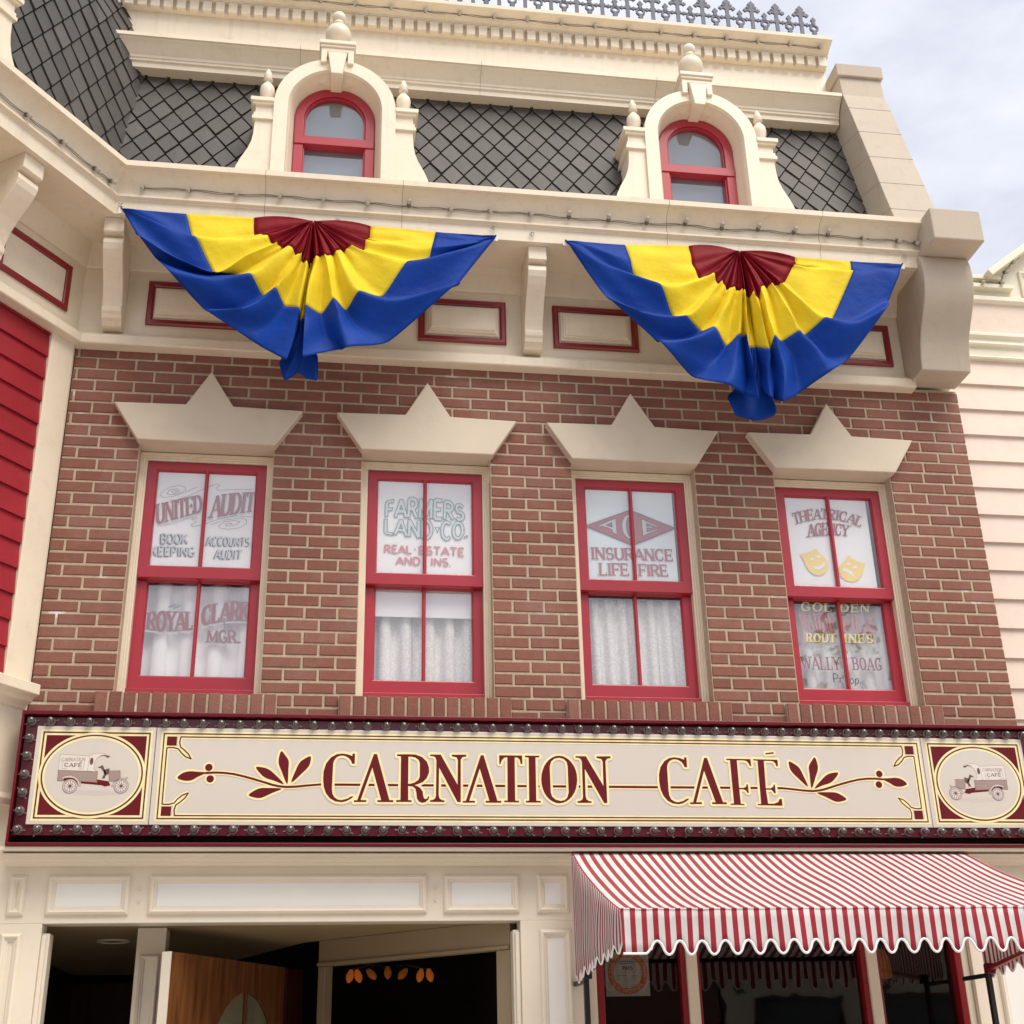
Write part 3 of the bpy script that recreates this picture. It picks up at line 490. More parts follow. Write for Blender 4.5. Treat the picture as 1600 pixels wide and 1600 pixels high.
# ---------------------------------------------------------------- brick cafe building
XL, XR = -1.40, 3.687
B = empty('brick_building', (1.15, 0, 0), 'red brick cafe building with four red sash windows under star shaped hoods', 'building')
WX = [-.659, .513, 1.667, 2.831]
def brick_wall():
    holes = [(c-.354, c+.354, 3.31, 4.67) for c in WX] + [(c-.4365, c+.4365, 3.0, 3.309) for c in WX]
    b = MB(); J = .0062
    row = 0; z1 = 5.232
    piers = {}
    while z1 > 3.02:
        low = z1 < 4.70; course = .0658 if low else .0677; L = .2032
        z0 = z1 - course + .0122; off = (.5*L if row % 2 else 0) + .045
        cuts = [(XL, XR)]; mid = False
        for a, c, h0, h1 in holes:
            if z0 < h1-.012 and z1 > h0+.012:
                mid = mid or h1 > 4
                nc = []
                for p, q in cuts:
                    if c <= p or a >= q: nc.append((p, q))
                    else:
                        if a > p: nc.append((p, a))
                        if c < q: nc.append((c, q))
                cuts = nc
        for p, q in cuts:
            if mid or (low and z1 < 3.32):
                w_ = q-p; A_ = row % 2 == 0
                fr_ = ([.42,.36,.22] if A_ else [.22,.37,.41]) if .42 < w_ < .49 else ([.47,.53] if A_ else [.2,.5,.3]) if w_ < .42 else ([.40,.37,.23] if A_ else [.22,.41,.37])
                if w_ < .35: fr_ = [.5,.5] if A_ else [.25,.5,.25]
                xs_ = [p]
                for f_ in fr_: xs_.append(xs_[-1] + f_*w_ + (random.uniform(-.003,.003) if f_ is not fr_[-1] else 0))
                xs_[-1] = q; n_ = len(fr_)
                e2 = [(xs_[i] + (J if i else 0), xs_[i+1] - (J if i < n_-1 else 0)) for i in range(n_)]
            else:
                k = math.floor((p - off)/L); edges = []; e2 = []
                while off + k*L < q: edges.append((max(p, off+k*L+J if off+k*L > p else p), min(q, off+(k+1)*L-J if off+(k+1)*L < q else q))); k += 1
                for e in edges:
                    if e[1]-e[0] < .04:
                        if e2 and e2[-1][1] > e[0]-.03: e2[-1] = (e2[-1][0], e[1])
                        elif e[1]-e[0] > .012: e2.append(e)
                    else: e2.append(e)
            for x0, x1 in e2:
                j = random.uniform(-.0012, .0012); y = random.uniform(-.0015, .001); c = .0035
                rr = [random.uniform(-.0012, .0012) for _ in range(4)]
                X0, X1, Z0, Z1 = x0+.0, x1-.0, z0+j+rr[0], z1+j+rr[1]
                b.add([(X0+c,y,Z0+c),(X1-c,y,Z0+c+rr[2]),(X1-c,y,Z1-c),(X0+c,y,Z1-c+rr[3]), (X0,y+c,Z0),(X1,y+c,Z0),(X1,y+c,Z1),(X0,y+c,Z1), (X0,.112,Z0),(X1,.112,Z0),(X1,.112,Z1),(X0,.112,Z1)],
                      [(0,1,2,3)] + [(i, 4+i, 4+(i+1) % 4, (i+1) % 4) for i in range(4)] + [(4+i, 8+i, 8+(i+1) % 4, 4+(i+1) % 4) for i in range(4)])
        z1 -= course; row += 1
    b.build('brick_wall', M['brick'], B)
    mo = MB(); f = .0045
    mo.box(XL+.004, XR-.004, f, .118, 4.672, 5.25); mo.box(XL+.004, XR-.004, f, .118, 2.98, 3.305)
    xs = [XL+.004] + [v for c in WX for v in (c-.350, c+.350)] + [XR-.004]
    for i in range(0, len(xs), 2): mo.box(xs[i], xs[i+1], f, .118, 3.305, 4.672)
    mo.build('mortar_bed', M['mortar'], B)
    for c in WX:       # brick sills: a row of bricks on end, slightly proud
        s = MB(); s2 = MB(); n = 13; w = .873/n
        for i in range(n):
            a = c-.4365+i*w+.006; e = a+w-.012; y = -.03+random.uniform(-.0015, .0015); q = .0035; zt = 3.305+random.uniform(-.002, .001)
            s.add([(a+q,y,3.09),(e-q,y,3.09),(e-q,y,zt-q),(a+q,y,zt-q), (a,y+q,3.09),(e,y+q,3.09),(e,y+q,zt),(a,y+q,zt), (a,.1,3.09),(e,.1,3.09),(e,.1,zt+.006),(a,.1,zt+.006)],
                  [(0,1,2,3)] + [(i_, 4+i_, 4+(i_+1) % 4, (i_+1) % 4) for i_ in range(4)] + [(4+i_, 8+i_, 8+(i_+1) % 4, 4+(i_+1) % 4) for i_ in range(4)])
        so_ = s.build('brick_sill', M['brick'], B)
        s2.box(c-.4325, c+.4325, -.0235, .098, 3.09, 3.3); s2.build('sill_mortar', M['mortar'], so_)
brick_wall()
def hood(c):
    pts = [(-.358,4.66),(.358,4.66),(.494,4.875),(.124,4.882),(-.004,5.09),(-.124,4.882),(-.497,4.877)]
    o = MB().prism_y([(c+x, z) for x, z in pts], -.06, .112).build('window_hood', M['stone'], B, bevel=.006)
for c in WX: hood(c)

def sash(c, hw, z0, z1, y0, y1, st, br, tr, parent):
    s = MB(); s.ring(c-hw, c+hw, z0, z1, (st, st, br, tr), y0, y1)
    d = .012; s.moulding(c-hw+st-.001, c+hw-st+.001, z0+br-.001, z1-tr+.001, [(0, y0+.001), (.004, y0+.006), (d*.6, y0+.017), (d*.75, y0+.024)])
    o = s.build('sash', M['red'], parent, bevel=.003)
    zb, zt = z0+br, z1-tr
    q = MB().add([(c-.0095,y0+.006,zb),(c-.005,y0,zb),(c+.005,y0,zb),(c+.0095,y0+.006,zb),(c+.0095,y0+.026,zb),(c-.0095,y0+.026,zb)] + [(c-.0095,y0+.006,zt),(c-.005,y0,zt),(c+.005,y0,zt),(c+.0095,y0+.006,zt),(c+.0095,y0+.026,zt),(c-.0095,y0+.026,zt)], [(i, (i+1) % 6, 6+(i+1) % 6, 6+i) for i in range(6)])
    q.build('muntin', M['red'], parent)
    MB().box(c-hw+st-.004, c+hw-st+.004, y0+.020, y0+.0205, zb-.004, zt+.004).build('pane', M['glass'], parent)
WINS = []
wl = ['red sash window with dark red serif lettering and slate lettering, nearest the bay', 'red sash window with pale outlined lettering and pink lettering over white curtains', 'red sash window with a red diamond painted on its upper panes', 'red sash window with two yellow masks painted on its upper panes']
for i, c in enumerate(WX):
    w = bpy.data.objects.new('window', None); COL.objects.link(w); w.parent = B; w.matrix_parent_inverse = B.matrix_basis.inverted(); w.location = (c, .1, 3.31); w['label'] = wl[i]; WINS.append(w)
    k = MB(); pass
    # cream casing: three stepped strips each side and over the top
    def u_frame(h, a, y0, y1):
        zt = 4.655 - (.354-h); zi = zt - a
        k.prism_y([(c-h,3.311),(c-h+a,3.311),(c-h+a,zi),(c+h-a,zi),(c+h-a,3.311),(c+h,3.311),(c+h,zt),(c-h,zt)], y0, y1)
    u_frame(.3535, .017, .080, .16); u_frame(.3365, .012, .0875, .16); u_frame(.3245, .011, .0945, .16)
    k.build('casing', M['cream'], w, bevel=.002)
    sash(c, .3130, 3.948, 4.608, .10, .135, .0505, .066, .041, w)
    sash(c, .3130, 3.358, 3.995, .141, .176, .0505, .077, .045, w)
    MB().box(c-.3130, c+.3130, .095, .18, 3.312, 3.357).box(c-.3130, c-.300, .137, .1405, 3.358, 3.946).box(c+.300, c+.3130, .137, .1405, 3.358, 3.946).build('frame_sill', M['red'], w, bevel=.003)

# lettering on the window glass
def glyphs(w, i_mat, VT, y, name='lettering'):
    return MB().tris(VT[0], VT[1], y).build(name, M[i_mat], w)
def mm(P): return [(a*.001, b*.001) for a, b in P]
YU, YL = .1225, .1635
def ornament(keys, w, mat, y, wid=.0022): glyphs(w, mat, union([p for k in keys for p in stroke(mm(WL[k]), wid)]), y, 'scroll_line')
def word(w, txt, key, fillm, y, t=.17, thin=None, serif=0, at=0, ab=0, line=None, lw=.005, shadow=None, sd=(.004,-.004), gap=.1):
    q0 = WL[key]; mc = sum(p_[0] for p_ in q0)/4; V, T = text(txt, [(mc+(p_[0]-mc)*.95, p_[1]) for p_ in q0], t, thin, serif, gap, at, ab)
    if shadow: glyphs(w, shadow, (shift(V, *sd), T), y+.0012)
    glyphs(w, fillm, (V, T), y)
    if line: glyphs(w, line, outline(V, T, lw), y-.0006)
w = WINS[0]
word(w, 'UNITED', 'UNITED', 'letter_red', YU, .15, .065, .75, line=None, shadow='letter_white', sd=(.004, -.008))
word(w, 'AUDIT', 'AUDIT', 'letter_red', YU, .15, .065, .75, shadow='letter_white', sd=(.004, -.008), at=.05)
for t_, k_ in (('BOOK','BOOK'),('KEEPING','KEEPING'),('ACCOUNTS','ACCOUNTS'),('AUDIT','AUDIT2')):
    word(w, t_, k_, 'letter_white', YU, .13, shadow='letter_slate', sd=(-.0075, -.0055))
ornament(['SP1','SP2','SP3','SP4'], w, 'letter_grey', YU)
word(w, 'ROYAL', 'ROYAL', 'letter_red', YL, .21, .11, .9, at=.06, ab=-.12, line='letter_ash', lw=.0035, shadow='letter_white', sd=(-.003, -.011))
word(w, 'CLARK', 'CLARK', 'letter_red', YL, .21, .11, .9, at=.16, ab=.12, line='letter_ash', lw=.0035, shadow='letter_white', sd=(-.003, -.011))
word(w, 'MGR.', 'MGR', 'letter_red', YL, .20, .12, 1.0, line='letter_ash', lw=.003, shadow='letter_white', sd=(-.003, -.008))
glyphs(w, 'letter_ash', fill([mm(WL['LEAFORN'])]), YL)
w = WINS[1]
word(w, 'FARMERS', 'FARMERS', 'letter_pale', YU, .2, at=.38, line='letter_teal', lw=.0042)
word(w, 'LAND', 'LAND', 'letter_pale', YU, .18, ab=-.05, line='letter_teal', lw=.0042)
word(w, 'CO.', 'CO', 'letter_pale', YU, .18, ab=-.03, line='letter_teal', lw=.0042)
tri = [(.5685,4.296),(.5955,4.296),(.582,4.266)]; glyphs(w, 'letter_teal', union(stroke(tri, .0034, True)), YU-.0006)
word(w, 'REAL', 'REAL', 'letter_pink', YU, .225); word(w, 'ESTATE', 'ESTATE', 'letter_pink', YU, .225)
word(w, 'AND', 'AND', 'letter_pink', YU, .225); word(w, 'INS.', 'INS', 'letter_pink', YU, .225)
glyphs(w, 'letter_teal', fill([[(.455,4.166),(.467,4.166),(.461,4.156)]]), YU)
w = WINS[2]
D = mm(WL['DIAMOND']); glyphs(w, 'letter_rose', fill([D]), YU, 'painted_diamond'); glyphs(w, 'letter_slate', union(stroke(D, .0045, True)), YU-.0006, 'diamond_outline')
ace = [[(1.474,4.338),(1.578,4.389),(1.581,4.290),(1.556,4.303),(1.556,4.318),(1.530,4.330),(1.498,4.338),(1.484,4.333)],
       [(1.726,4.392),(1.748,4.380),(1.816,4.350),(1.816,4.342),(1.752,4.366),(1.752,4.346),(1.786,4.346),(1.786,4.338),(1.752,4.338),(1.752,4.312),(1.816,4.335),(1.816,4.327),(1.752,4.300),(1.728,4.286)]]
cl = arc(1.652,4.340,.040,.072,60,300,12) + arc(1.656,4.340,.020,.060,300,60,12)
ah = [(1.520,4.346),(1.556,4.363),(1.556,4.332)]
for L in ([ace[0], ah], [ace[1]], [cl]):
    glyphs(w, 'letter_white', fill(L), YU-.0011); glyphs(w, 'letter_slate', union([p for l in L for p in stroke(l, .0026, True)]), YU-.0017)
word(w, 'INSURANCE', 'INSURANCE', 'letter_rose', YU, .19, .115, 1); word(w, 'LIFE', 'LIFE', 'letter_rose', YU, .19, .115, 1); word(w, 'FIRE', 'FIRE', 'letter_rose', YU, .19, .115, 1)
w = WINS[3]
word(w, 'THEATRICAL', 'THEATRICAL', 'letter_red', YU, .19, .10, 1.25, at=.62, ab=.62); word(w, 'AGENCY', 'AGENCY', 'letter_red', YU, .17, .09, 1.2, at=.12, ab=.12)
ey = mm(WL['EYES'])
def smooth_loop(P, n=4):
    o = []; k = len(P)
    for i in range(k):
        p0, p1, p2, p3 = [Vector(P[(i+j-1) % k]) for j in range(4)]
        for s in range(n):
            t = s/n; o.append(tuple(.5*((2*p1) + (p2-p0)*t + (2*p0-5*p1+4*p2-p3)*t*t + (3*p1-p0-3*p2+p3)*t*t*t)))
    return o
for a, mo_, e in (('MASK_A','SMILE',ey[:2]), ('MASK_B','FROWN',ey[2:])):
    glyphs(w, 'letter_mask', fill([mm(WL[a])]), YU, 'painted_mask')
    glyphs(w, 'letter_clear', fill([mm(WL[mo_])]), YU-.0006, 'mask_mouth')
    for x, z in e: glyphs(w, 'letter_clear', fill([[(x+.0125*cos(q*pi/6), z+.0085*sin(q*pi/6)) for q in range(12)]]), YU-.0006, 'mask_eye')
for t_, k_ in (('GOL','GOLDEN_A'),('DEN','GOLDEN_B'),('ROUT','ROUT'),('INES','INES')): word(w, t_, k_, 'letter_gold', YL, .26, .13, 1.25, shadow='letter_black', sd=(.004, -.0035), gap=.22)
for t_, k_ in (('VAUDE','VAUDE'),('VILLE','VILLE')): word(w, t_, k_, 'letter_pink', YL, .105, .05, .8, gap=.4, line=None, shadow='letter_ash', sd=(.002,-.002))
for t_, k_ in (('WALLY','WALLY'),('BOAG','BOAG')):
    V, T = text(t_, WL[k_], .14, .08, 1.0, .22); glyphs(w, 'letter_white', outline(V, T, .0050), YL); glyphs(w, 'letter_red', (V, T), YL-.0006)
word(w, 'Pr', 'PR', 'letter_black', YL, .13); word(w, 'op.', 'OP', 'letter_black', YL, .13)
glyphs(w, 'letter_white', union(stroke([(2.587,3.668),(2.66,3.664)]+arc(2.75,3.655,.04,.032,150,10,8), .003)+stroke(arc(2.85,3.655,.04,.032,170,30,8)+[(2.96,3.662),(3.035,3.664)], .003)), YL, 'scroll_line')

# ---------------------------------------------------------------- frieze, brackets, main cornice
MIT = .5206
mx0 = lambda y: -1.40 - MIT*y
fr = MB()
fr.prism_x([(.0,5.30),(.0,5.88),(.12,5.88),(.12,5.30)], mx0, XR)
fr.prism_x([(-.012,5.735),(-.02,5.745),(-.06,5.835),(-.075,5.862),(.0,5.875),(.0,5.735)], mx0, 3.40)
fr.build('frieze_board', M['cream'], B)
FM = [(0.001,5.218),(-.066,5.222),(-.071,5.228),(-.071,5.278),(-.064,5.282),(-.050,5.284),(-.050,5.294),(-.042,5.298),(-.026,5.302),(-.022,5.318),(-.001,5.324),(.004,5.324)]
MB().prism_x(FM, mx0, 3.40).build('frieze_moulding', M['cream'], B, bevel=.002)
def panel(xf, x0, x1, z0, z1, parent, raised=True):
    p = MB(xf); p.moulding(x0, x1, z0, z1, [(0,0),(0,-.014),(.008,-.02),(.026,-.02),(.030,-.014),(.036,-.010),(.036,.0)])
    o = p.build('panel_frame', M['red_dark'], parent)
    q = MB(xf); pr = [(.037,-.002),(.044,-.004),(.046,-.016),(.056,-.018),(.058,-.030),(.069,-.032),(.071,-.042),(.080,-.044)] if raised else [(.037,-.003),(.08,-.003)]
    q.moulding(x0, x1, z0, z1, pr); d, y = pr[-1]
    q.add([(x0+d,y,z0+d),(x1-d,y,z0+d),(x1-d,y,z1-d),(x0+d,y,z1-d)], [(0,1,2,3)]); q.build('raised_panel', M['cream'], o)
for c in (-.795, -.04, .712, 1.493, 2.27, 3.055): panel(None, c-.253, c+.253, 5.392, 5.674, B)
BR = [(0,5.325),(.085,5.325),(.092,5.352),(.112,5.358),(.118,5.382),(.128,5.392),(.132,5.418),(.122,5.428),(.128,5.452),(.150,5.505),(.185,5.558),(.225,5.603),(.262,5.645),(.290,5.682),(.303,5.715),(.300,5.742),(.285,5.757),(.270,5.762),(.275,5.768),(.322,5.77),(.325,5.775),(.325,5.861),(0,5.861)]
def bracket(xf, c, w, parent):
    b = MB(xf); b.prism_x([(-o, z) for o, z in BR], c-w/2, c+w/2)
    b.build('bracket', M['cream'], parent, bevel=.004)
bracket(None, -1.212, .105, B); bracket(None, 1.107, .105, B)
CN = [(0,5.862),(.360,5.862),(.360,5.945),(.368,5.949),(.368,5.957),(.385,5.962),(.385,5.973),(.372,5.980),(.366,6.0),(.366,6.02),(.371,6.045),(.382,6.068),(.400,6.088),(.425,6.101),(.440,6.104),(.440,6.108),(.462,6.110),(.464,6.142),(.30,6.165),(0.0,6.175)]
def cornice(xf, a, b, parent):
    c = MB(xf); c.prism_x([(-o, z) for o, z in CN], a, b); c.build('cornice', M['cream'], parent, smooth=30)
cornice(None, mx0, 3.405, B)
for x, y in ((-.02, 5.905), (.85, 5.93), (1.07, 5.905), (3.30, 5.93), (-1.18, 5.91)):
    h = MB(); h.tube([(x + .013*cos(a*pi/5), -.372-.004*(a % 2), y + .013*sin(a*pi/5)) for a in range(11)], .0028, 5); h.tube([(x,-.355,y+.013),(x,-.375,y+.013)], .003, 5); h.build('eye_hook', M['steel'], B)

def joint(prof, x):
    j = MB(); k = len(prof); V = []
    for o, z in prof[1:-2]: V += [(x, -o-.0009, z), (x+.0025, -o-.0009, z)]
    j.add(V, [(2*i, 2*i+1, 2*i+3, 2*i+2) for i in range(len(V)//2-1)]); j.build('cornice_joint', M['seam'], B)
M['seam'] = flat('open paint seam', (.33,.27,.20), .9)
for x in (-.42, .335, 1.86, 2.78): joint(CN, x)
# ---------------------------------------------------------------- slate mansard with diamond tiles
def tiles(xf, x0, x1, z0, z1, off, parent, w=.1385, h=.218, gaps=()):
    """diamond slates on the slope y = off(z)."""
    t = MB(xf); row = 0; z = z0 - h
    while z < z1 + h:
        n = int((x1-x0)/w) + 2
        for i in range(-1, n):
            cx = x0 + (i + (.5 if row % 2 else 0))*w; g = .94; a = w/2*g; b_ = h/2*g; j = random.uniform(-.0015, .0015)
            t0 = random.uniform(-.003,.003); P = [(cx, z+b_, .003), (cx+a, z, .011+j+t0), (cx, z-b_, .020+t0), (cx-a, z, .011-j+t0)]
            if P[0][1] > z1+.02 or P[2][1] < z0-.1: continue
            if z < 7.15 and any(abs(cx-g_) < .33 for g_ in gaps): continue
            f = [(x, off(q)-d, q) for x, q, d in P]; bk = [(x, off(q)+.004, q) for x, q, d in P]
            t.add(f+bk, [(0,1,2,3),(0,4,5,1),(1,5,6,2),(2,6,7,3),(3,7,4,0)])
        z += h/2; row += 1
    o = t.build('slate_tiles', M['slate'], parent)
    u = MB(xf); zs = [z0-.05 + (z1-z0+.1)*k/12 for k in range(13)]
    ed = sorted([x0-.1, x1+.1] + [v for g_ in gaps for v in (g_-.30, g_+.30)])
    for i in range(len(ed)-1):
        zz = [q for q in zs if q > 7.1] if i % 2 else zs
        u.add([p for q in zz for p in ((ed[i], off(q)+.003, q), (ed[i+1], off(q)+.003, q))], [(2*k, 2*k+1, 2*k+3, 2*k+2) for k in range(len(zz)-1)])
    u.build('roof_underlay', M['slate_gap'], o)
tiles(None, -1.75, 3.36, 6.12, 7.66, lambda z: -.031 + .30*(z-6.14), B, gaps=(-.060, 2.232))

# ---------------------------------------------------------------- dormers
def arch(mb, cx, zc, ro, ri, z0, y0, y1, n=28, ro2=None, ri2=None):
    """arched ring with straight legs down to z0; ro2 / ri2 give radii at the back."""
    ro2 = ro if ro2 is None else ro2; ri2 = ri if ri2 is None else ri2
    def path(r): return [(cx-r, z0)] + [(cx - r*cos(pi*i/n), zc + r*sin(pi*i/n)) for i in range(n+1)] + [(cx+r, z0)]
    A, Bp, Cp, Dp = path(ro), path(ri), path(ro2), path(ri2); k = n+3
    vs = [(x,y0,z) for x,z in A] + [(x,y0,z) for x,z in Bp] + [(x,y1,z) for x,z in Cp] + [(x,y1,z) for x,z in Dp]; fs = []
    for i in range(k-1): fs += [(i,i+1,k+i+1,k+i), (2*k+i,3*k+i,3*k+i+1,2*k+i+1), (i,2*k+i,2*k+i+1,i+1), (k+i,k+i+1,3*k+i+1,3*k+i)]
    fs += [(0,k,3*k,2*k), (k-1,3*k-1,4*k-1,2*k-1)]
    mb.add(vs, fs)
def dormer(xf, c, parent):
    F = -.05; d = MB(xf)
    arch(d, c, 6.965, .366, .282, 6.10, F-.022, .45)
    arch(d, c, 6.965, .281, .280, 6.10, F-.021, F+.0, ri2=.272); arch(d, c, 6.965, .279, .271, 6.10, F+.002, .075, ro2=.279, ri2=.244)
    for s in (-1, 1):
        P = [(.366,6.10),(.585,6.10),(.582,6.40),(.576,6.445),(.564,6.488),(.541,6.545),(.505,6.618),(.486,6.675),(.478,6.73),(.474,6.80),(.474,6.99),(.366,6.99)]
        d.prism_y([(c+s*x, z) for x, z in P], F, .30)
        for a, b_, e in ((6.835,6.858,.016),(6.858,6.886,.009),(6.945,6.962,.018),(6.962,6.988,.03)):
            x0, x1 = sorted((c+s*.3655, c+s*(.474+e))); d.box(x0, x1, F-e, .31, a, b_)
    # roof of the dormer behind the arch
    d.prism_y([(c-.20,7.20),(c+.20,7.20),(c+.10,7.29),(c-.10,7.29)], .0, .5)
    o = d.build('dormer', M['cream'], parent, smooth=30, bevel=.003)
    k = MB(xf); k.prism_y([(c-.034,7.185),(c+.034,7.185),(c+.058,7.352),(c-.058,7.352)], F-.065, .1)
    k.prism_y([(c-.100,7.29),(c-.063,7.29),(c-.063,7.375),(c+.063,7.375),(c+.063,7.29),(c+.100,7.29),(c+.100,7.405),(c-.100,7.405)], F-.04, .12)
    k.box(c-.106, c+.106, F-.05, .13, 7.405, 7.425); k.box(c-.112, c+.112, F-.06, .14, 7.425, 7.452)
    k.build('keystone', M['cream'], o, bevel=.004)
    def fin(x, y, pr, nm='finial'):
        l = MB(); l.lathe(pr, 0, 0, 24); V = [(x+p[0], y+p[1], p[2]) for p in l.v]
        f = MB(xf); f.add(V, l.f); f.build(nm, M['cream'], o, smooth=50)
    ball = lambda zc, r, a0=-80, a1=80, n=10: [(r*cos(radians(a0+(a1-a0)*i/n)), zc + r*sin(radians(a0+(a1-a0)*i/n))) for i in range(n+1)]
    fin(c, .0, [(.07,7.452),(.07,7.475),(.05,7.485),(.042,7.505)] + ball(7.588, .081, -62, 64) + [(.036,7.668),(.040,7.676),(.036,7.684)] + ball(7.735, .044, -50, 88))
    for s in (-1, 1):
        fin(c+s*.415, F+.045, [(.036,6.988),(.036,7.003),(.028,7.012),(.035,7.035),(.043,7.065),(.046,7.092),(.042,7.12),(.028,7.142),(.018,7.155),(.017,7.163),(.029,7.172),(.030,7.182),(.022,7.188),(.024,7.2),(.026,7.213),(.018,7.24),(.008,7.26),(.002,7.272)])
    s = MB(xf); arch(s, c, 6.965, .2435, .187, 6.50, .055, .12); arch(s, c, 6.965, .187, .178, 6.50, .068, .11)
    s.box(c-.242, c+.242, .048, .118, 6.766, 6.828); s.box(c-.187, c+.187, .075, .115, 6.44, 6.52)
    s.build('sash', M['red'], o, bevel=.003)
    p = MB(xf); p.prism_y([(c-.186,6.80)] + [(c-.186*cos(pi*i/20), 6.965+.186*sin(pi*i/20)) for i in range(21)] + [(c+.186,6.80)], .088, .0885); p.build('pane', M['glass'], o)
    p = MB(xf); p.box(c-.186, c+.186, .105, .1055, 6.45, 6.79); p.build('pane', M['glass'], o)
    q = MB(xf); q.prism_y([(c-.24,6.45)] + [(c-.24*cos(pi*i/20), 6.965+.24*sin(pi*i/20)) for i in range(21)] + [(c+.24,6.45)], .1215, .126); q.build('blind', M['dormer_reflection'], o)  # sheet behind the panes, coloured to paint the sky's reflection in them
M['dormer_reflection'] = paint('grey blue sky reflection', (.20,.25,.30), .8, .03, 3)  # reflected sky put into an even grey blue
dormer(None, -.060, B); dormer(None, 2.232, B)

# ---------------------------------------------------------------- parapet with its cornices, dentils
XE = 3.345
EN = [(-.40,7.452),(-.27,7.452),(-.27,7.492),(-.257,7.496),(-.257,7.512),(-.250,7.516),(-.250,7.535),(-.243,7.541),(-.232,7.560),(-.214,7.580),(-.196,7.596),(-.183,7.604),(-.18,7.612),(-.167,7.614),(-.166,7.640),(-.362,7.69),(-.60,7.69)]
pa = MB(); pa.prism_x([(-o, z) for o, z in EN], -1.9, XE)
pa.prism_x([(.36,7.66),(.36,8.10),(.60,8.10),(.60,7.66)], -1.9, XE-.002)
CR = [(-.55,8.084),(-.315,8.084),(-.30,8.088),(-.30,8.103),(-.283,8.107),(-.274,8.118),(-.255,8.128),(-.232,8.133),(-.216,8.137),(-.207,8.144),(-.198,8.146),(-.196,8.172),(-.55,8.190)]
pa.prism_x([(-o, z) for o, z in CR], -1.9, XE+.012)
pa.box(-1.9, XE, .332, .37, 8.0, 8.085)
pa.build('parapet', M['cream'], B, smooth=30)
for x in (-.30, .87, 2.05): joint([(o, z) for o, z in EN], x)
dn = MB(); x = XE-.006
while x > -1.85: dn.box(x-.058, x, .300, .333, 8.0, 8.083); x -= .083
dn.build('dentil_course', M['cream'], B, bevel=.002)

# ---------------------------------------------------------------- corner pier at the right end
pr = MB()
fr_ = [(7.80,.185),(7.63,.168),(7.53,.135),(7.43,.102),(7.309,.065),(7.054,-.012),(6.791,-.091),(6.535,-.166),(6.322,-.232),(6.12,-.29)]
pr.prism_x([(y, z) for z, y in fr_] + [(.7,6.12),(.7,7.80)], 3.352, 3.652)
pr.build('corner_pier', M['pier'], B, bevel=.004)
jt = MB()
for z in (7.47, 7.20, 6.93, 6.66, 6.40):
    y = [fr_[i][1] + (fr_[i+1][1]-fr_[i][1])*(fr_[i][0]-z)/(fr_[i][0]-fr_[i+1][0]) for i in range(len(fr_)-1) if fr_[i][0] >= z >= fr_[i+1][0]][0]
    jt.prism_x([(y-.0008, z), (y-.0008, z+.003), (y+.01, z+.003), (y+.01, z)], 3.353, 3.651)
    jt.add([(3.3512, y, z), (3.3512, y+.30, z+.10), (3.3512, y+.30, z+.103), (3.3512, y, z+.003)], [(0,1,2,3)])
jt.build('pier_joint', flat('stucco joint', (.30,.25,.19), .9), B)
MB().box(3.335, 3.668, .165, .72, 7.80, 7.905).build('pier_cap', M['pier'], B, bevel=.006)
MB().box(3.392, 3.703, -.572, -.12, 5.928, 6.142).build('pier_block', M['pier'], B, bevel=.008)
SC_ = [(-.14,5.926),(.395,5.926)]; SC_ = [(0,5.926),(.392,5.926),(.412,5.87),(.418,5.80),(.412,5.74),(.39,5.67),(.352,5.60),(.300,5.53),(.262,5.47),(.240,5.41),(.222,5.34),(.208,5.262),(0,5.262)]
MB().prism_x([(-o, z) for o, z in SC_], 3.374, 3.680).build('scroll_corbel', M['pier'], B, smooth=30, bevel=.006)

# ---------------------------------------------------------------- storefront below the sign
sw = MB(); YB = .12
sw.box(-2.6, 3.70, 0, YB, 2.2285, 3.0)
sw.box(-2.6, -1.2135, 0, YB, 0, 2.2285); sw.box(.968, 1.285, 0, YB, 0, 2.2285); sw.box(3.215, 3.70, 0, YB, 0, 2.2285); sw.box(1.285, 3.215, 0, YB, 0, .62)
sw.build('storefront_wall', M['cream_low'], B, bevel=.003)
MB().prism_x([(0.0,2.478),(-.03,2.480),(-.036,2.490),(-.055,2.493),(-.064,2.503),(-.075,2.504),(-.075,2.5065),(-.126,2.508),(-.128,2.5205),(-.090,2.522),(-.090,2.5275),(-.158,2.5285),(-.160,2.5445),(-.1125,2.5450),(-.02,2.560),(0.0,2.560)], -1.405, 3.70).build('ledge_moulding', M['cream_low'], B, bevel=.002)
PF = [(0,0),(0,-.006),(.006,-.016),(.014,-.021),(.021,-.017),(.024,-.010),(.031,-.009),(.034,-.004),(.038,-.001)]
for x0, x1, wht in ((-1.376,-1.303,0),(-1.208,-.842,1),(-.757,.523,1),(.603,.965,1),(1.052,1.206,1)):
    o = MB().moulding(x0, x1, 2.263, 2.441, PF).build('fascia_panel', M['cream_low'], B)
    d = .038
    if wht: MB().add([(x0+d,-.0015,2.263+d),(x1-d,-.0015,2.263+d),(x1-d,-.0015,2.441-d),(x0+d,-.0015,2.441-d)], [(0,1,2,3)]).build('panel_field', M['panel_white'], o)
for x0, x1 in ((-1.386,-1.292),(1.057,1.211),(3.34,3.64)):
    o = MB().moulding(x0, x1, .9, 2.187, PF).build('wall_panel', M['cream_low'], B); d = .038
    if x1-x0 > .1: MB().add([(x0+d,-.0015,.9+d),(x1-d,-.0015,.9+d),(x1-d,-.0015,2.187-d),(x0+d,-.0015,2.187-d)], [(0,1,2,3)]).build('panel_field', M['panel_white'], o)
rv = MB()
for x in (-.80, .563):
    for z in (2.325, 2.38): rv.lathe([(.006,z-.006),(.006,z+.006)], x, -.003, 10)
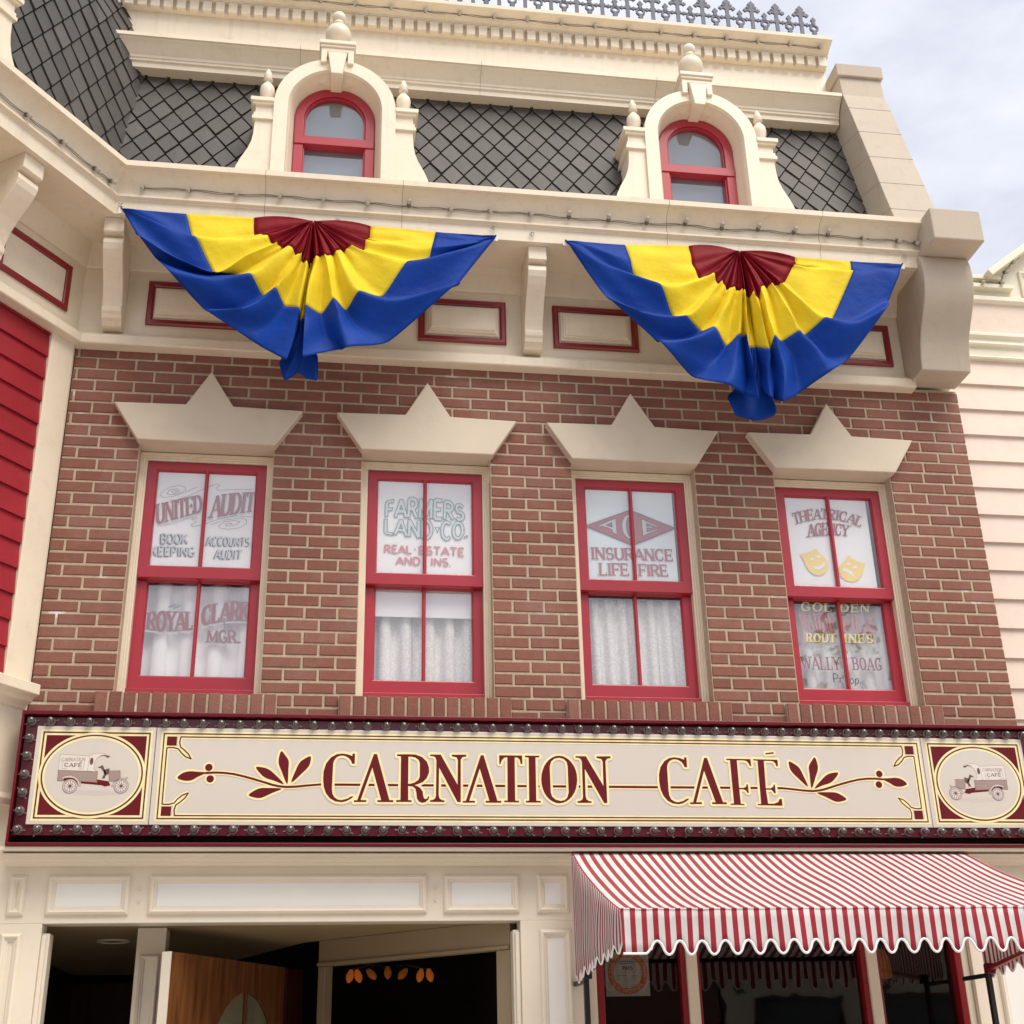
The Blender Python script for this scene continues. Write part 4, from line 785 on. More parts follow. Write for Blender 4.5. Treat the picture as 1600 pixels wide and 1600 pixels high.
rv.build('rivet', M['cream_low'], B)

# ---------------------------------------------------------------- open doorway: vestibule, angled door frame, door
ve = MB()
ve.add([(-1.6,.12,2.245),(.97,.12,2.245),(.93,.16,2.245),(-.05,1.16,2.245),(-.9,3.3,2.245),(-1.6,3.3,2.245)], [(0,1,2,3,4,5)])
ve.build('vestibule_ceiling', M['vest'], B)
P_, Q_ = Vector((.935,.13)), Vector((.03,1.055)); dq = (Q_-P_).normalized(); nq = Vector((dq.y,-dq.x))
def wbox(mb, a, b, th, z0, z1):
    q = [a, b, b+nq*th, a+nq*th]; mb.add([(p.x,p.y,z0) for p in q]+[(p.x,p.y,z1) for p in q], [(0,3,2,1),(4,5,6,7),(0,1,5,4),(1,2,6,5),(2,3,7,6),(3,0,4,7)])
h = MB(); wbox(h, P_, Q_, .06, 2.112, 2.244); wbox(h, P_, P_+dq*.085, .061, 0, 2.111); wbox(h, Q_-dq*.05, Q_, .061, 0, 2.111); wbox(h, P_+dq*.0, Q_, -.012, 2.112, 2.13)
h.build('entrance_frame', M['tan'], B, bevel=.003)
jm = MB(); jm.box(.935, .9675, .03, .12, 0, 2.19); jm.box(.945, .9675, .015, .03, 0, 2.18); jm.build('door_jamb', M['cream_low'], B, bevel=.004)
jm = MB(); jm.box(-1.213, -1.18, .03, .12, 0, 2.19); jm.box(-1.213, -1.192, .015, .03, 0, 2.18); jm.build('door_jamb', M['cream_low'], B, bevel=.004)
po = MB(); po.box(-.835, -.700, .34, .50, 0, 2.244); po.build('entrance_post', M['cream_low'], B, bevel=.004)
MB().moulding(-.815, -.72, .9, 2.12, [(a*.7, y+.34) for a, y in PF]).build('post_panel', M['cream_low'], B)
dl = MB(); dl.lathe([(.085,2.2445),(.085,2.236),(.07,2.234),(.062,2.2445)], -1.03, .95, 28); o = dl.build('downlight', M['cream_low'], B, smooth=True)
MB().lathe([(.06,2.2442),(.0601,2.2400)], -1.03, .95, 24).build('downlight_lens', M['black'], o)
A_ = Vector((-.640,.06)); dd = (Vector((.086,1.50))-A_).normalized(); nd = Vector((dd.y,-dd.x)); LEN = 1.10
def dpt(s, t, z): p = A_ + dd*s + nd*t; return (p.x, p.y, z)
dr = MB(xf=lambda x, y, z: dpt(x, -y, z))
oc = (LEN*.5+.16, 1.565); rx, rz = .33, .40
el = [(oc[0]+rx*cos(2*pi*i/40), oc[1]+rz*sin(2*pi*i/40)) for i in range(40)]
rect = [(0,0),(LEN,0),(LEN,2.11),(0,2.11)]
V, T = fill([rect, el])
dr.tris(V, T, 0); dr.tris(V, T, .045)
dr.add([(x,y,z) for y in (0,.045) for x, z in rect], [(i,(i+1) % 4,4+(i+1) % 4,4+i) for i in range(4)])
dr.add([(x,y,z) for y in (0,.045) for x, z in el], [(i,(i+1) % 40,40+(i+1) % 40,40+i) for i in range(40)])
door = dr.build('door', M['brown'], B)
gm = MB(xf=lambda x, y, z: dpt(x, -y, z)); gm.prism_y(el, .004, .007); gm.build('door_glass', M['glass_shop'], door)
gm = MB(xf=lambda x, y, z: dpt(x, -y, z)); gm.prism_y([(oc[0]+(x_-oc[0])*1.0, oc[1]+(z_-oc[1])*1.0) for x_, z_ in el], .014, .018); gm.build('door_curtain', M['door_lace'], door)
mu_ = MB(xf=lambda x, y, z: dpt(x, -y, z)); mu_.box(oc[0]-.008, oc[0]+.008, -.002, .047, oc[1]-rz, oc[1]+rz); mu_.build('door_muntin', M['brown'], door)
de = MB(xf=lambda x, y, z: dpt(x, -y, z)); de.box(-.006, 0, -.001, .046, 0, 2.11); de.build('door_edge', M['cream_low'], door)
MB(xf=lambda x, y, z: dpt(x, -y, z)).box(LEN+.01, LEN+.20, -.01, .05, 0, 2.105).build('door_side_panel', M['dark_wood'], B)
# dark dining room behind, floors, back and side walls
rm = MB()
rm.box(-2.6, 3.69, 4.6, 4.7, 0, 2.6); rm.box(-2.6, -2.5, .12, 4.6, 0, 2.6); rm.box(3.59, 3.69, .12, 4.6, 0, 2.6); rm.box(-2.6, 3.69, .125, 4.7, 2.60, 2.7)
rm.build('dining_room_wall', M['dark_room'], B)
rk = MB(); rk.box(-1.63, -1.6, .125, 3.3, 0, 2.59); rk.box(-1.6, -.88, 3.28, 3.3, 0, 2.19); rk.build('unlit_vestibule_wall', M['dark_wood'], B)  # dark wood colour stands for walls that get no light
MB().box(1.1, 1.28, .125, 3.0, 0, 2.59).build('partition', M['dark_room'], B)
up = MB(); up.box(-2.6, 3.69, .95, 1.0, 2.7, 6.1); up.box(-1.41, -1.39, .13, .95, 2.7, 6.1); up.box(3.66, 3.686, .13, .95, 2.7, 6.1); up.box(-1.4, 3.68, .13, .95, 5.4, 5.45); up.box(-1.4, 3.68, .13, .95, 2.71, 2.75)
up.build('upstairs_room_wall', M['room'], B)
sh = MB(); sh.box(-2.6, 3.68, 5.9, 6.0, 0, 7.7); sh.box(3.60, 3.685, .70, 5.9, 0, 7.66); sh.box(3.60, 3.685, .12, .70, 2.7, 6.12); sh.box(-2.6, 3.60, .62, 5.9, 7.5, 7.66); sh.box(-2.6, -2.5, .7, 5.9, 2.7, 7.5)
sh.build('rear_wall', M['cream'], B)

# shop window under the awning
sx = bpy.data.objects.new('shop_window', None); COL.objects.link(sx); sx.parent = B; sx.matrix_parent_inverse = B.matrix_basis.inverted(); sx.location = (2.25, .08, .62)
f = MB(); f.ring(1.335, 3.175, .62, 2.2285, .032, .03, .11)
for x in (1.748, 2.660): f.box(x, x+.026, .045, .11, .652, 2.19); f.box(x+.082, x+.096, .045, .11, .652, 2.19)
f.build('window_frame', M['red_dark'], sx, bevel=.003)
for a, b_ in ((1.775,1.829),(2.687,2.741),(1.286,1.333),(3.177,3.214)): MB().box(a, b_, .03, .11, .62, 2.228 if a < 1.3 or a > 3 else 2.19).build('mullion', M['cream_low'], sx, bevel=.006)
for a, b_ in ((1.366,1.747),(1.845,2.659),(2.757,3.144)): MB().box(a, b_, .085, .0855, .652, 2.197).build('pane', M['glass_shop'], sx)
# ---------------------------------------------------------------- the red clapboard bay at the left
BC = Vector((-1.40, 0)); BD = Vector((-cos(radians(55)), -sin(radians(55)))); BN = Vector((sin(radians(55)), -cos(radians(55))))
def bay(s, y, z):      # s along the bay wall away from the brick corner, -y outward, z up
    p = BC + BD*s - BN*y; return (p.x, p.y, z)
K = empty('bay_building', (-2.0, -.9, 0), 'red clapboard bay with cream trim angled forward beside the brick wall', 'building')
LB = 2.0; bm0 = lambda y: -MIT*y
b = MB(bay)
z = 3.345; lap = .1325
while z < 5.21:
    z2 = min(z+lap, 5.225); b.add([(.185,-.016,z),(LB,-.016,z),(LB,-.003,z2),(.185,-.003,z2),(.185,.0,z),(LB,.0,z)], [(0,1,2,3),(0,4,5,1)]); z = z2
b.build('siding', M['siding'], K)
MB(bay).box(.030, .188, -.024, .05, 3.33, 5.24).build('corner_board', M['cream'], K, bevel=.004)
MB(bay).box(.002, LB, .001, .06, 2.78, 5.88).build('bay_wall', M['cream'], K)
MB(bay).prism_x([(-.001,5.30),(-.001,5.88),(.02,5.88),(.02,5.30)], bm0, LB).prism_x([(-.012,5.735),(-.02,5.745),(-.06,5.835),(-.075,5.862),(.0,5.875),(.0,5.735)], bm0, LB).build('frieze_board', M['cream'], K)
MB(bay).prism_x(FM, bm0, LB).build('frieze_moulding', M['cream'], K, bevel=.002)
panel(bay, .102, .592, 5.396, 5.680, K, False); panel(bay, .86, 1.35, 5.396, 5.680, K, False)
bracket(bay, .715, .13, K); bracket(bay, 1.5, .13, K)
cornice(bay, bm0, LB, K)
def boff(z):
    if z < 7.68: return -(.055 + (-.145-.055)*(z-6.14)/(7.68-6.14))
    return .145 + .34*(z-7.68)
tiles(bay, -.6, LB, 6.12, 8.6, boff, K, .145, .235, gaps=(1.265,))
dormer(lambda x, y, z: bay(x, y-.02, z), 1.265, K)
MB(bay).prism_x([(.0,3.20),(-.02,3.205),(-.03,3.222),(-.06,3.232),(-.07,3.25),(-.105,3.262),(-.105,3.312),(-.02,3.335),(.0,3.335)], .035, LB).build('bay_sill', M['cream'], K, bevel=.003)
sk = MB(bay); sk.box(.02, LB, -.006, .06, 2.80, 3.21); sk.prism_x([(.04,2.742),(-.02,2.75),(-.03,2.775),(-.022,2.80),(.04,2.80)], .012, LB); sk.build('bay_skirt', M['cream'], K, bevel=.003)
# front and underside of the bay, out of the picture at the left
e0 = BC + BD*LB; ew = MB()
ew.add([(e0.x,e0.y,2.76),(e0.x-2,e0.y,2.76),(-3.4,0.3,2.76),(-1.42,.05,2.76),(e0.x,e0.y,6.15),(e0.x-2,e0.y,6.15),(-3.4,.3,6.15),(-1.42,.05,6.15)], [(0,3,2,1),(4,5,6,7),(0,1,5,4)]); ew.build('bay_front', M['cream'], K)

# ---------------------------------------------------------------- pale pink neighbour at the right
NB = empty('clapboard_building', (5.5, .15, 0), 'pale pink clapboard building with a small gable, right of the brick wall', 'building')
yn = .15; n_ = MB(); z = 5.563; lap = .1755
while z > .3:
    z0 = z-lap; n_.add([(3.69,yn-.020,z0),(8.5,yn-.020,z0),(8.5,yn-.002,z),(3.69,yn-.002,z),(3.69,yn,z0),(8.5,yn,z0)], [(0,1,2,3),(0,4,5,1)]); z = z0
n_.build('siding', M['pink'], NB)
MB().prism_x([(yn,5.563),(yn-.028,5.566),(yn-.034,5.580),(yn-.02,5.592),(yn-.02,5.655),(yn-.04,5.66),(yn-.045,5.672),(yn-.03,5.69),(yn-.028,5.71),(yn-.05,5.725),(yn-.05,5.745),(yn-.02,5.762),(yn,5.782)], 3.69, 8.5).build('belt_moulding', M['butter'], NB, bevel=.002)
MB().box(3.69, 8.5, yn-.006, yn+.1, 5.77, 5.99).build('frieze_board', M['pink'], NB)
MB().prism_x([(yn,5.985),(yn-.02,5.988),(yn-.035,6.0),(yn-.035,6.03),(yn-.015,6.042),(yn,6.046)], 3.69, 8.5).build('upper_moulding', M['butter'], NB, bevel=.002)
gb = MB(); gb.prism_y([(3.69,6.04),(7.0,6.04),(7.0,6.175),(6.30,6.175),(5.2,7.02),(4.10,6.175),(3.69,6.175)], yn-.004, yn+.3)
gb.box(3.69, 4.27, yn-.05, yn, 6.085, 6.115); gb.box(3.69, 4.205, yn-.035, yn+.3, 6.16, 6.19)
gb.add([(4.085,yn-.10,6.185),(5.2,yn-.10,7.045),(5.2,yn+.3,7.045),(4.085,yn+.3,6.185),(4.11,yn-.10,6.15),(5.2,yn-.10,6.995),(5.2,yn+.3,6.995),(4.11,yn+.3,6.15)], [(0,1,2,3),(4,7,6,5),(0,4,5,1),(0,3,7,4)])
gb.add([(6.315,yn-.10,6.185),(5.2,yn-.10,7.045),(5.2,yn+.3,7.045),(6.315,yn+.3,6.185),(6.29,yn-.10,6.15),(5.2,yn-.10,6.995),(5.2,yn+.3,6.995),(6.29,yn+.3,6.15)], [(0,1,2,3),(4,7,6,5),(0,4,5,1),(0,3,7,4)])
gb.build('gable', M['butter'], NB, bevel=.003)
MB().moulding(4.345, 5.2, 5.99+.06, 6.245, [(0,yn-.004),(0,yn-.02),(.012,yn-.025),(.022,yn-.012),(.03,yn-.006)]).build('gable_panel', M['butter'], NB)
nw = MB(); nw.box(3.70, 8.5, yn, yn+.1, 0, 6.1); nw.box(3.70, 8.5, yn+.3, 6, 5.6, 6.0); nw.box(3.70, 3.8, yn+.1, 6, 0, 6.0); nw.build('rear_wall', M['pink'], NB)

# ---------------------------------------------------------------- illuminated sign board
S = empty('sign', (1.17, -.1, 2.55), 'long maroon sign board with cream panels, gold lined lettering and unlit bulbs', 'sign')
SL, SR = -1.384, 3.718; SY = -.150
f = MB(); f.ring(SL, SR, 2.5455, 3.168, (.012,.012,.016,.019), -.172, -.112); f.box(SL, SL+.0115, -.1115, -.012, 2.5605, 3.168); f.box(SR-.0115, SR, -.1115, -.012, 2.5605, 3.168); f.box(SL+.012, SR-.012, -.1115, -.012, 3.150, 3.168); f.build('rim', M['sign_rim'], S, bevel=.003)
MB().box(SL+.013, SR-.013, -.06, -.014, 2.5615, 3.149).build('recess', M['black'], S)  # black backing paints the shadow in the gap below the bulb board
g = MB(); g.box(SL+.016, SR-.016, -.140, -.065, 2.598, 3.1455); g.build('bulb_board', M['sign_red'], S, bevel=.003)
for x0, x1 in ((-1.311,-.7715),(-.7685,3.0445),(3.0475,3.600)): MB().box(x0, x1, SY, -.1405, 2.6445, 3.0985).build('sign_panel', M['sign_cream'], S, bevel=.002)
def lay(polys, mat, n, name, y0=SY): V, T = union(polys); return MB().tris(V, T, y0-.0004*n).build(name, M[mat], S)
def rects(x0, x1, z0, z1, w):
    a, b_ = (x0,z0,x1,z1), (x0+w,z0+w,x1-w,z1-w)
    O = [(a[0],a[1]),(a[2],a[1]),(a[2],a[3]),(a[0],a[3])]; I = [(b_[0],b_[1]),(b_[2],b_[1]),(b_[2],b_[3]),(b_[0],b_[3])]
    return [[O[i],O[(i+1) % 4],I[(i+1) % 4],I[i]] for i in range(4)]
def ell(cx, cz, rx, rz, n=64): return [(cx+rx*cos(2*pi*i/n), cz+rz*sin(2*pi*i/n)) for i in range(n)]
def rect(x0, x1, z0, z1): return [(x0,z0),(x1,z0),(x1,z1),(x0,z1)]
# end panels with the delivery van
TRK = {k: mm(v) for k, v in TRUCK.items()}; TP = mm(TRUCK_PTS)
def van(mir):
    X = (lambda p: (2*-1.0425+ (3.328+1.0425) - p[0] , p[1])) if mir else (lambda p: p)
    if mir: X = lambda p: (3.328 - (p[0]+1.0425), p[1]-.004)
    def Q(L): return [X(p) for p in L]
    def pl(loops, mat, n, nm): MB().tris(*fill([Q(l) for l in loops]), SY-.0004*n).build(nm, M[mat], S)
    n = 6; nm = 'van_picture'
    pl([TRK['shadow']], 'print_light', n, nm)
    pl([TRK['box']], 'print_pale', n+.5, nm); lay(stroke(Q(TRK['box']), .0016, True) + stroke(Q(TRK['canopy']), .0016, True), 'print_mid', n+1, nm)
    pl([TRK['canopy']], 'print_pale', n+.6, nm); pl([TRK['under']], 'print_dark', n+1.2, nm)
    pl([TRK['body']], 'print_mid', n+1, nm); lay(stroke(Q(TRK['body']), .0016, True), 'print_dark', n+1.4, nm)
    pl([TRK['wheelwell']], 'ink', n+1.8, nm); pl([TRK['chassis']], 'ink', n+1.2, nm); pl([TRK['hood']], 'print_mid', n+1.4, nm); lay(stroke(Q(TRK['hood']), .0016, True), 'print_dark', n+1.7, nm)
    for k in ('seat','steer'): pl([TRK[k]], 'print_dark', n+2, nm)
    pl([TRK['radiator']], 'print_light', n+2, nm); pl([TRK['fender']], 'print_light', n+2.2, nm); pl([TRK['ffender']], 'print_light', n+2.2, nm); lay(stroke(Q(TRK['fender']), .0014, True)+stroke(Q(TRK['ffender']), .0014, True), 'print_dark', n+2.4, nm)
    r = (Vector(TP[2])-Vector(TP[0])).length
    for c in TP[:2]:
        cx, cz = X(c); pl_ = [p for a in range(12) for p in stroke([(cx,cz),(cx+r*.8*cos(a*pi/6), cz+r*.8*sin(a*pi/6))], .0022)]
        lay([ell(cx, cz, r*.8, r*.8, 24)], 'print_pale', n+2.6, nm); lay(pl_+[ell(cx, cz, r*.2, r*.2, 12)], 'print_dark', n+3, nm)
        MB().tris(*fill([ell(cx,cz,r,r,28), ell(cx,cz,r*.78,r*.78,28)]), SY-.0004*(n+3.4)).build(nm, M['print_light'], S)
        lay(stroke(ell(cx,cz,r,r,28), .0018, True)+stroke(ell(cx,cz,r*.78,r*.78,28), .0016, True), 'print_dark', n+3.8, nm)
    ow = X(TP[3]); a = abs(TP[4][0]-TP[3][0]); b_ = abs(TP[5][1]-TP[3][1]); lay([ell(ow[0],ow[1],a,b_,20)], 'print_dark', n+1.6, nm)
    def tq(i): 
        q = Q(TP[i:i+4]); return [q[1],q[0],q[3],q[2]] if mir else q
    V, T = text('CARNATION', tq(6), .16, .09, .8, mm=False); MB().tris([(x+ (z-TP[6][1])*.25, z) for x, z in V], T, SY-.0004*(n+1.5)).build(nm, M['print_mid'], S)
    V, T = text('CAFE', tq(10), .22, .12, 1, .2, mm=False); MB().tris(V, T, SY-.0004*(n+1.5)).build(nm, M['print_dark'], S)
    q = tq(10); lay(stroke([q[1]+Vector((-.012,.004)) if False else (q[1][0]-.011,q[1][1]+.004),(q[1][0]-.002,q[1][1]+.009)], .003), 'print_dark', n+1.5, nm)
    cx = (q[0][0]+q[1][0])/2; zc = (q[0][1]+q[2][1])/2; hw = abs(q[1][0]-q[0][0])/2+.007
    lay(stroke([(cx-hw*.55,zc-.019),(cx-hw,zc-.017),(cx-hw-.004,zc-.006),(cx-hw,zc),(cx-hw-.004,zc+.006),(cx-hw,zc+.013)], .0015), 'print_mid', n+1.5, nm)
    lay(stroke([(cx+hw*.55,zc-.019),(cx+hw,zc-.017),(cx+hw+.004,zc-.006),(cx+hw,zc),(cx+hw+.004,zc+.006),(cx+hw,zc+.013)], .0015), 'print_mid', n+1.5, nm)
for (x0, x1, z0, z1, cx, cz, rx, rz, mir) in ((-1.292,-.785,2.6600,3.0825,-1.0425,2.871,.2245,.185,False), (3.069,3.587,2.6600,3.0825,3.328,2.867,.2255,.185,True)):
    lay(rects(x0, x1, z0, z1, .0275), 'gold', 1, 'border_line'); lay(rects(x0+.0100, x1-.0100, z0+.0100, z1-.0100, .0070), 'ink_line', 2, 'border_line')
    MB().tris(*fill([rect(x0+.0270, x1-.0270, z0+.0270, z1-.0270)]), SY-.0008).build('panel_corner', M['ink'], S)
    lay([ell(cx, cz, rx+.0145, rz+.0145)], 'gold', 3, 'oval_border'); lay([ell(cx, cz, rx+.0036, rz+.0036)], 'ink_line', 4, 'oval_border'); lay([ell(cx, cz, rx-.0036, rz-.0036)], 'gold', 5, 'oval_border'); lay([ell(cx, cz, rx-.0135, rz-.0135)], 'sign_cream', 5.6, 'oval_field')
    van(mir)
# long middle panel: gold and dark lines, corner squares with curls, flourishes, words
x0, x1, z0, z1 = -.7460, 3.0360, 2.6600, 3.0825; xm, zm = 1.1410, 2.8705
lay(rects(x0, x1, z0, z1, .0275), 'gold', 1, 'border_line'); lay(rects(x0+.0095, x1-.0095, z0+.0095, z1-.0095, .0062), 'ink_line', 2, 'border_line')
def mirrors(P): return [[(sx*(p[0]-xm)+xm, sz*(p[1]-zm)+zm) for p in P] for sx in (1,-1) for sz in (1,-1)]
xi, zi = -.7165, 3.0545
ca = [(-.640, zi), (-.656, zi)] + mm(CURL_A)[1:]; cb = [(xi, 2.985), (xi, 3.0015)] + [(xi+.012, 3.0035)] + mm(CURL_B)[1:]
gl = []; dk = []
for P in mirrors(ca) + mirrors(cb): gl += stroke(P, .0205); dk += stroke(P, .0062)
for s in (1, -1):
    zz = zm + s*(zi-zm); xx = xm + s*(xi-xm)
    gl += stroke([(-.640, zz), (2*xm+.640, zz)], .0205); dk += stroke([(-.640, zz), (2*xm+.640, zz)], .0062)
    gl += stroke([(xx, 2*zm-2.985), (xx, 2.985)], .0205); dk += stroke([(xx, 2*zm-2.985), (xx, 2.985)], .0062)
lay(gl, 'gold', 1.5, 'border_line'); lay(dk, 'ink_line', 2.5, 'border_line')
for P in mirrors(rect(-.7185, -.6735, 3.0125, 3.0560)): MB().tris(*fill([P]), SY-.0004*3).build('corner_square', M['ink'], S)
def both(P): return [P, [(2*xm-x, z) for x, z in P]]
LV = [smooth_loop(mm(l), 3) for l in LEAVES]; ST = mm(STEM); BE = mm(BERRIES)
g = []; d_ = []
for P in both(ST): g += stroke(P, .0225); d_ += stroke(P, .0105)
zl = ST[-1][1]; line = [ST[-1], (2*xm-ST[-1][0], zl)]; g += stroke(line, .0255); d_ += stroke(line, .0115)
for l in LV:
    for P in both(l): g += stroke(P, .0215, True)
for c in BE:
    for P in both([c]): g.append(ell(P[0][0], P[0][1], .0172+.0095, .0172+.0095, 24))
lay(g, 'gold', 3, 'flourish'); lay(d_, 'ink', 4, 'flourish')
for l in LV:
    for P in both(l): MB().tris(*fill([P]), SY-.0004*4.4).build('flourish_leaf', M['ink'], S)
for c in BE:
    for P in both([c]): lay([ell(P[0][0], P[0][1], .0172, .0172, 24)], 'ink', 4.4, 'flourish_berry')
for i, loops in enumerate(SIGN_LETTERS):
    L = [mm(l) for l in loops]; V, T = fill(L); ol = []
    for l in L: ol += stroke(l, .0225, True)
    e = .12*(i % 2)
    MB().tris(*union(ol + [L[0]] if len(L) < 2 else ol), SY-.0004*(5.2+e)).build('letter_edge', M['gold'], S)
    lo = MB().tris(V, T, SY-.0004*(6.0+e)).build('letter', M['ink'], S)
# bulbs round the board
bm_ = MB(); bm_.lathe([(.0185*cos(radians(a)), .0185*sin(radians(a))) for a in range(-85, 86, 17)], 0, 0, 16)
bv = MB(xf=lambda x, y, z: (x, -z-.026, y)); bv.add(bm_.v, bm_.f); bulb_me = bv.build('tmp', M['bulb']).data
sv = MB(xf=lambda x, y, z: (x, -z, y)); sv.lathe([(.0215,0),(.0215,.010),(.0195,.015),(.013,.016)], 0, 0, 16); sv.add([(-.034,0,.003),(-.034,-.006,.003),(.034,-.006,.003),(.034,0,.003),(-.034,0,.0),(.034,0,0)], [(0,1,2,3)]); soc_me = sv.build('tmp', M['socket']).data
for o in [o for o in bpy.data.objects if o.name.startswith('tmp')]: bpy.data.objects.remove(o)
bulb_me.polygons.foreach_set('use_smooth', [True]*len(bulb_me.polygons))
spots = [(-1.343+.0868*i, 2.622) for i in range(58)] + [(-1.343, 2.705+.0838*i) for i in range(5)] + [(-1.340+.0868*i, 3.120) for i in range(58)]
for x, z in spots[:100]:
    o = link_mesh('bulb', bulb_me, S); o.location = (x+random.uniform(-.0015,.0015), -.140, z+random.uniform(-.001,.001)); o.rotation_euler = (random.uniform(-.06,.06), random.uniform(-1,1), random.uniform(-.06,.06))
    q = link_mesh('socket', soc_me, o); q.matrix_parent_inverse = Matrix.Identity(4)
rest = MB()
for x, z in spots[100:] + [(3.655, 2.705+.0838*i) for i in range(5)]:
    rest.add([(x+v.co.x, -.14+v.co.y, z+v.co.z) for v in bulb_me.vertices], [tuple(p.vertices) for p in bulb_me.polygons]); 
o = rest.build('bulbs', M['bulb'], S, smooth=True); o['kind'] = 'stuff'
rest = MB()
for x, z in spots[100:] + [(3.655, 2.705+.0838*i) for i in range(5)]: rest.add([(x+v.co.x, -.14+v.co.y, z+v.co.z) for v in soc_me.vertices], [tuple(p.vertices) for p in soc_me.polygons])
o = rest.build('sockets', M['socket'], S); o['kind'] = 'stuff'
# ---------------------------------------------------------------- pleated buntings
def crom(p0, p1, p2, p3, t, k=1.0):
    m1 = (p2-p0)*.5*k; m2 = (p3-p1)*.5*k; t2 = t*t; t3 = t2*t
    return p1*(2*t3-3*t2+1) + m1*(t3-2*t2+t) + p2*(-2*t3+3*t2) + m2*(t3-t2)
def bunting(data, apex, label):
    root = empty('bunting', (apex[0], apex[1], apex[2]), label, 'bunting', 'pleated buntings hung on the cornice')
    NT = 8; TS = [0,.33,.5,.66,.83,1]; rows = []
    n = len(data)
    for i, (kd, row) in enumerate(data):
        a = Vector(apex) + Vector(((i/(n-1)-.5)*.03, -.012 if kd == 'R' else 0, -.004 if kd != 'T' else .006))
        P = [a] + [Vector(p)*.001 for p in row]; s = []
        for j in range(5):
            p0 = P[j-1] if j else P[0]*2-P[1]; p3 = P[j+2] if j < 4 else P[5]*2-P[4]
            for q in range(NT): s.append(crom(p0, P[j], P[j+1], p3, q/NT, .9))
        s.append(P[5])
        if kd == 'T':
            for j in range(NT): s[j].z += .020*sin(pi*j/NT)
        rows.append(s)
    SUB = 6; full = []
    for i in range(n-1):
        for q in range(SUB):
            t = q/SUB; full.append([crom(rows[max(0,i-1)][j], rows[i][j], rows[i+1][j], rows[min(n-1,i+2)][j], t, .55) for j in range(len(rows[0]))])
    full.append(rows[-1])
    for c_i, col in enumerate(full):         # a little cloth irregularity
        for j, p in enumerate(col):
            f = j/len(col); p.y += (.006*f*sin(c_i*.7+j*.45) + .007*max(0,1-1.6*f)*min(1,f*8)*sin(c_i*2*pi/5)) * (0 if c_i in (0, len(full)-1) else 1)
    for col in full:
        for q in col: q.y = -.398 + (q.y+.398)*1.3
    for q in (full[0][-1], full[-1][-1]):
        tb_ = MB(); tb_.box(q.x-.014, q.x+.014, q.y+.004, q.y+.008, q.z-.028, q.z+.006); tb_.build('corner_tab', M['binding'], root); hk = MB(); hk.tube([(q.x, q.y-.004, q.z+.002), (q.x, -.362, q.z+.004)], .005, 6); hk.build('hook', M['black_iron'], root)
    J = [0, NT, 3*NT, 5*NT]
    for nm, mt, a, b_ in (('burgundy_band','burgundy',0,NT),('yellow_band','yellow',NT,3*NT),('blue_band','blue',3*NT,5*NT)):
        k = b_-a+1; mb = MB(); mb.add([tuple(full[i][j]) for i in range(len(full)) for j in range(a, b_+1)], [(i*k+j, i*k+j+1, (i+1)*k+j+1, (i+1)*k+j) for i in range(len(full)-1) for j in range(k-1)])
        o = mb.build(nm, M[mt], root, smooth=70)
        sd_ = o.modifiers.new('thickness', 'SOLIDIFY'); sd_.thickness = .0016
bunting(BUNTING_A, (-.150, -.400, 5.866), 'pleated blue, yellow and burgundy bunting hung nearest the red bay')
bunting(BUNTING_B, (2.270, -.400, 5.862), 'pleated blue, yellow and burgundy bunting hung nearest the tan corner pier')

# ---------------------------------------------------------------- striped awning
AW = empty('awning', (2.2, -.5, 2.0), 'red and white striped awning with scalloped valance over the shop window', 'awning')
ax0, ax1, ay0, ay1, az0, az1 = 1.2035, 3.209, -.135, -1.10, 2.520, 2.148
def az(u, x):
    return az0 + (az1-az0)*u - (.030 - .026*(x-1.2)/2.0)*4*u*(1-u)*(1+.5*(1-u)) + .009*sin(x*5.1+u*4)*sin(pi*u) + .006*sin(x*13+1.3+u*3)*sin(pi*u)*u + .010*math.exp(-((x-1.45-u*.12)/.10)**2)*sin(pi*u)
nx, nu = 120, 22
cv_ = MB(); cv_.add([(ax0+(ax1-ax0)*i/nx, ay0+(ay1-ay0)*j/nu, az(j/nu, ax0+(ax1-ax0)*i/nx)) for i in range(nx+1) for j in range(nu+1)], [(i*(nu+1)+j, i*(nu+1)+j+1, (i+1)*(nu+1)+j+1, (i+1)*(nu+1)+j) for i in range(nx) for j in range(nu)])
def thick(o, t=.002): m_ = o.modifiers.new('thickness', 'SOLIDIFY'); m_.thickness = t; return o
thick(cv_.build('canopy', M['canopy'], AW, smooth=60))
PER = .0466; ph = 1.390          # a red stripe is centred on x = (k + .5) * period
def low(x): return 2.003 - .026*math.copysign(abs(cos(2*pi*(x-ph)/(2*PER)))**.75, cos(2*pi*(x-ph)/(2*PER)))
va = MB(); nv = 384; cols = []
for i in range(nv+1):
    x = ax0 + (ax1-ax0)*i/nv; sway = .012*sin(x*7.3)+.006*sin(x*23+1)
    zb = low(x)
    if x < 1.318: zb = 1.982 + (0 if x < 1.300 else (x-1.300)/.018*.02)
    if x > ax1-.06: zb = 1.982
    cols.append((x, zb, sway))
va.add([(x, ay1-.004 - sw_*q*.8, az1+.004+(zb-az1-.004)*q) for x, zb, sw_ in cols for q in (0,.25,.5,.75,1)], [(i*5+j, i*5+j+1, (i+1)*5+j+1, (i+1)*5+j) for i in range(nv) for j in range(4)])
thick(va.build('valance', M['valance'], AW, smooth=60))
tb = MB(); tb.tube([(x, ay1-.005 - sw_*.8, zb) for x, zb, sw_ in cols], .0052, 6); tb.build('binding', M['binding'], AW, smooth=True)
tb = MB(); tb.tube([(ax0+(ax1-ax0)*i/60, ay1-.002, az1+.002+.0012*sin(i*1.7)) for i in range(61)], .0045, 8); tb.build('front_hem', M['valance'], AW, smooth=True)
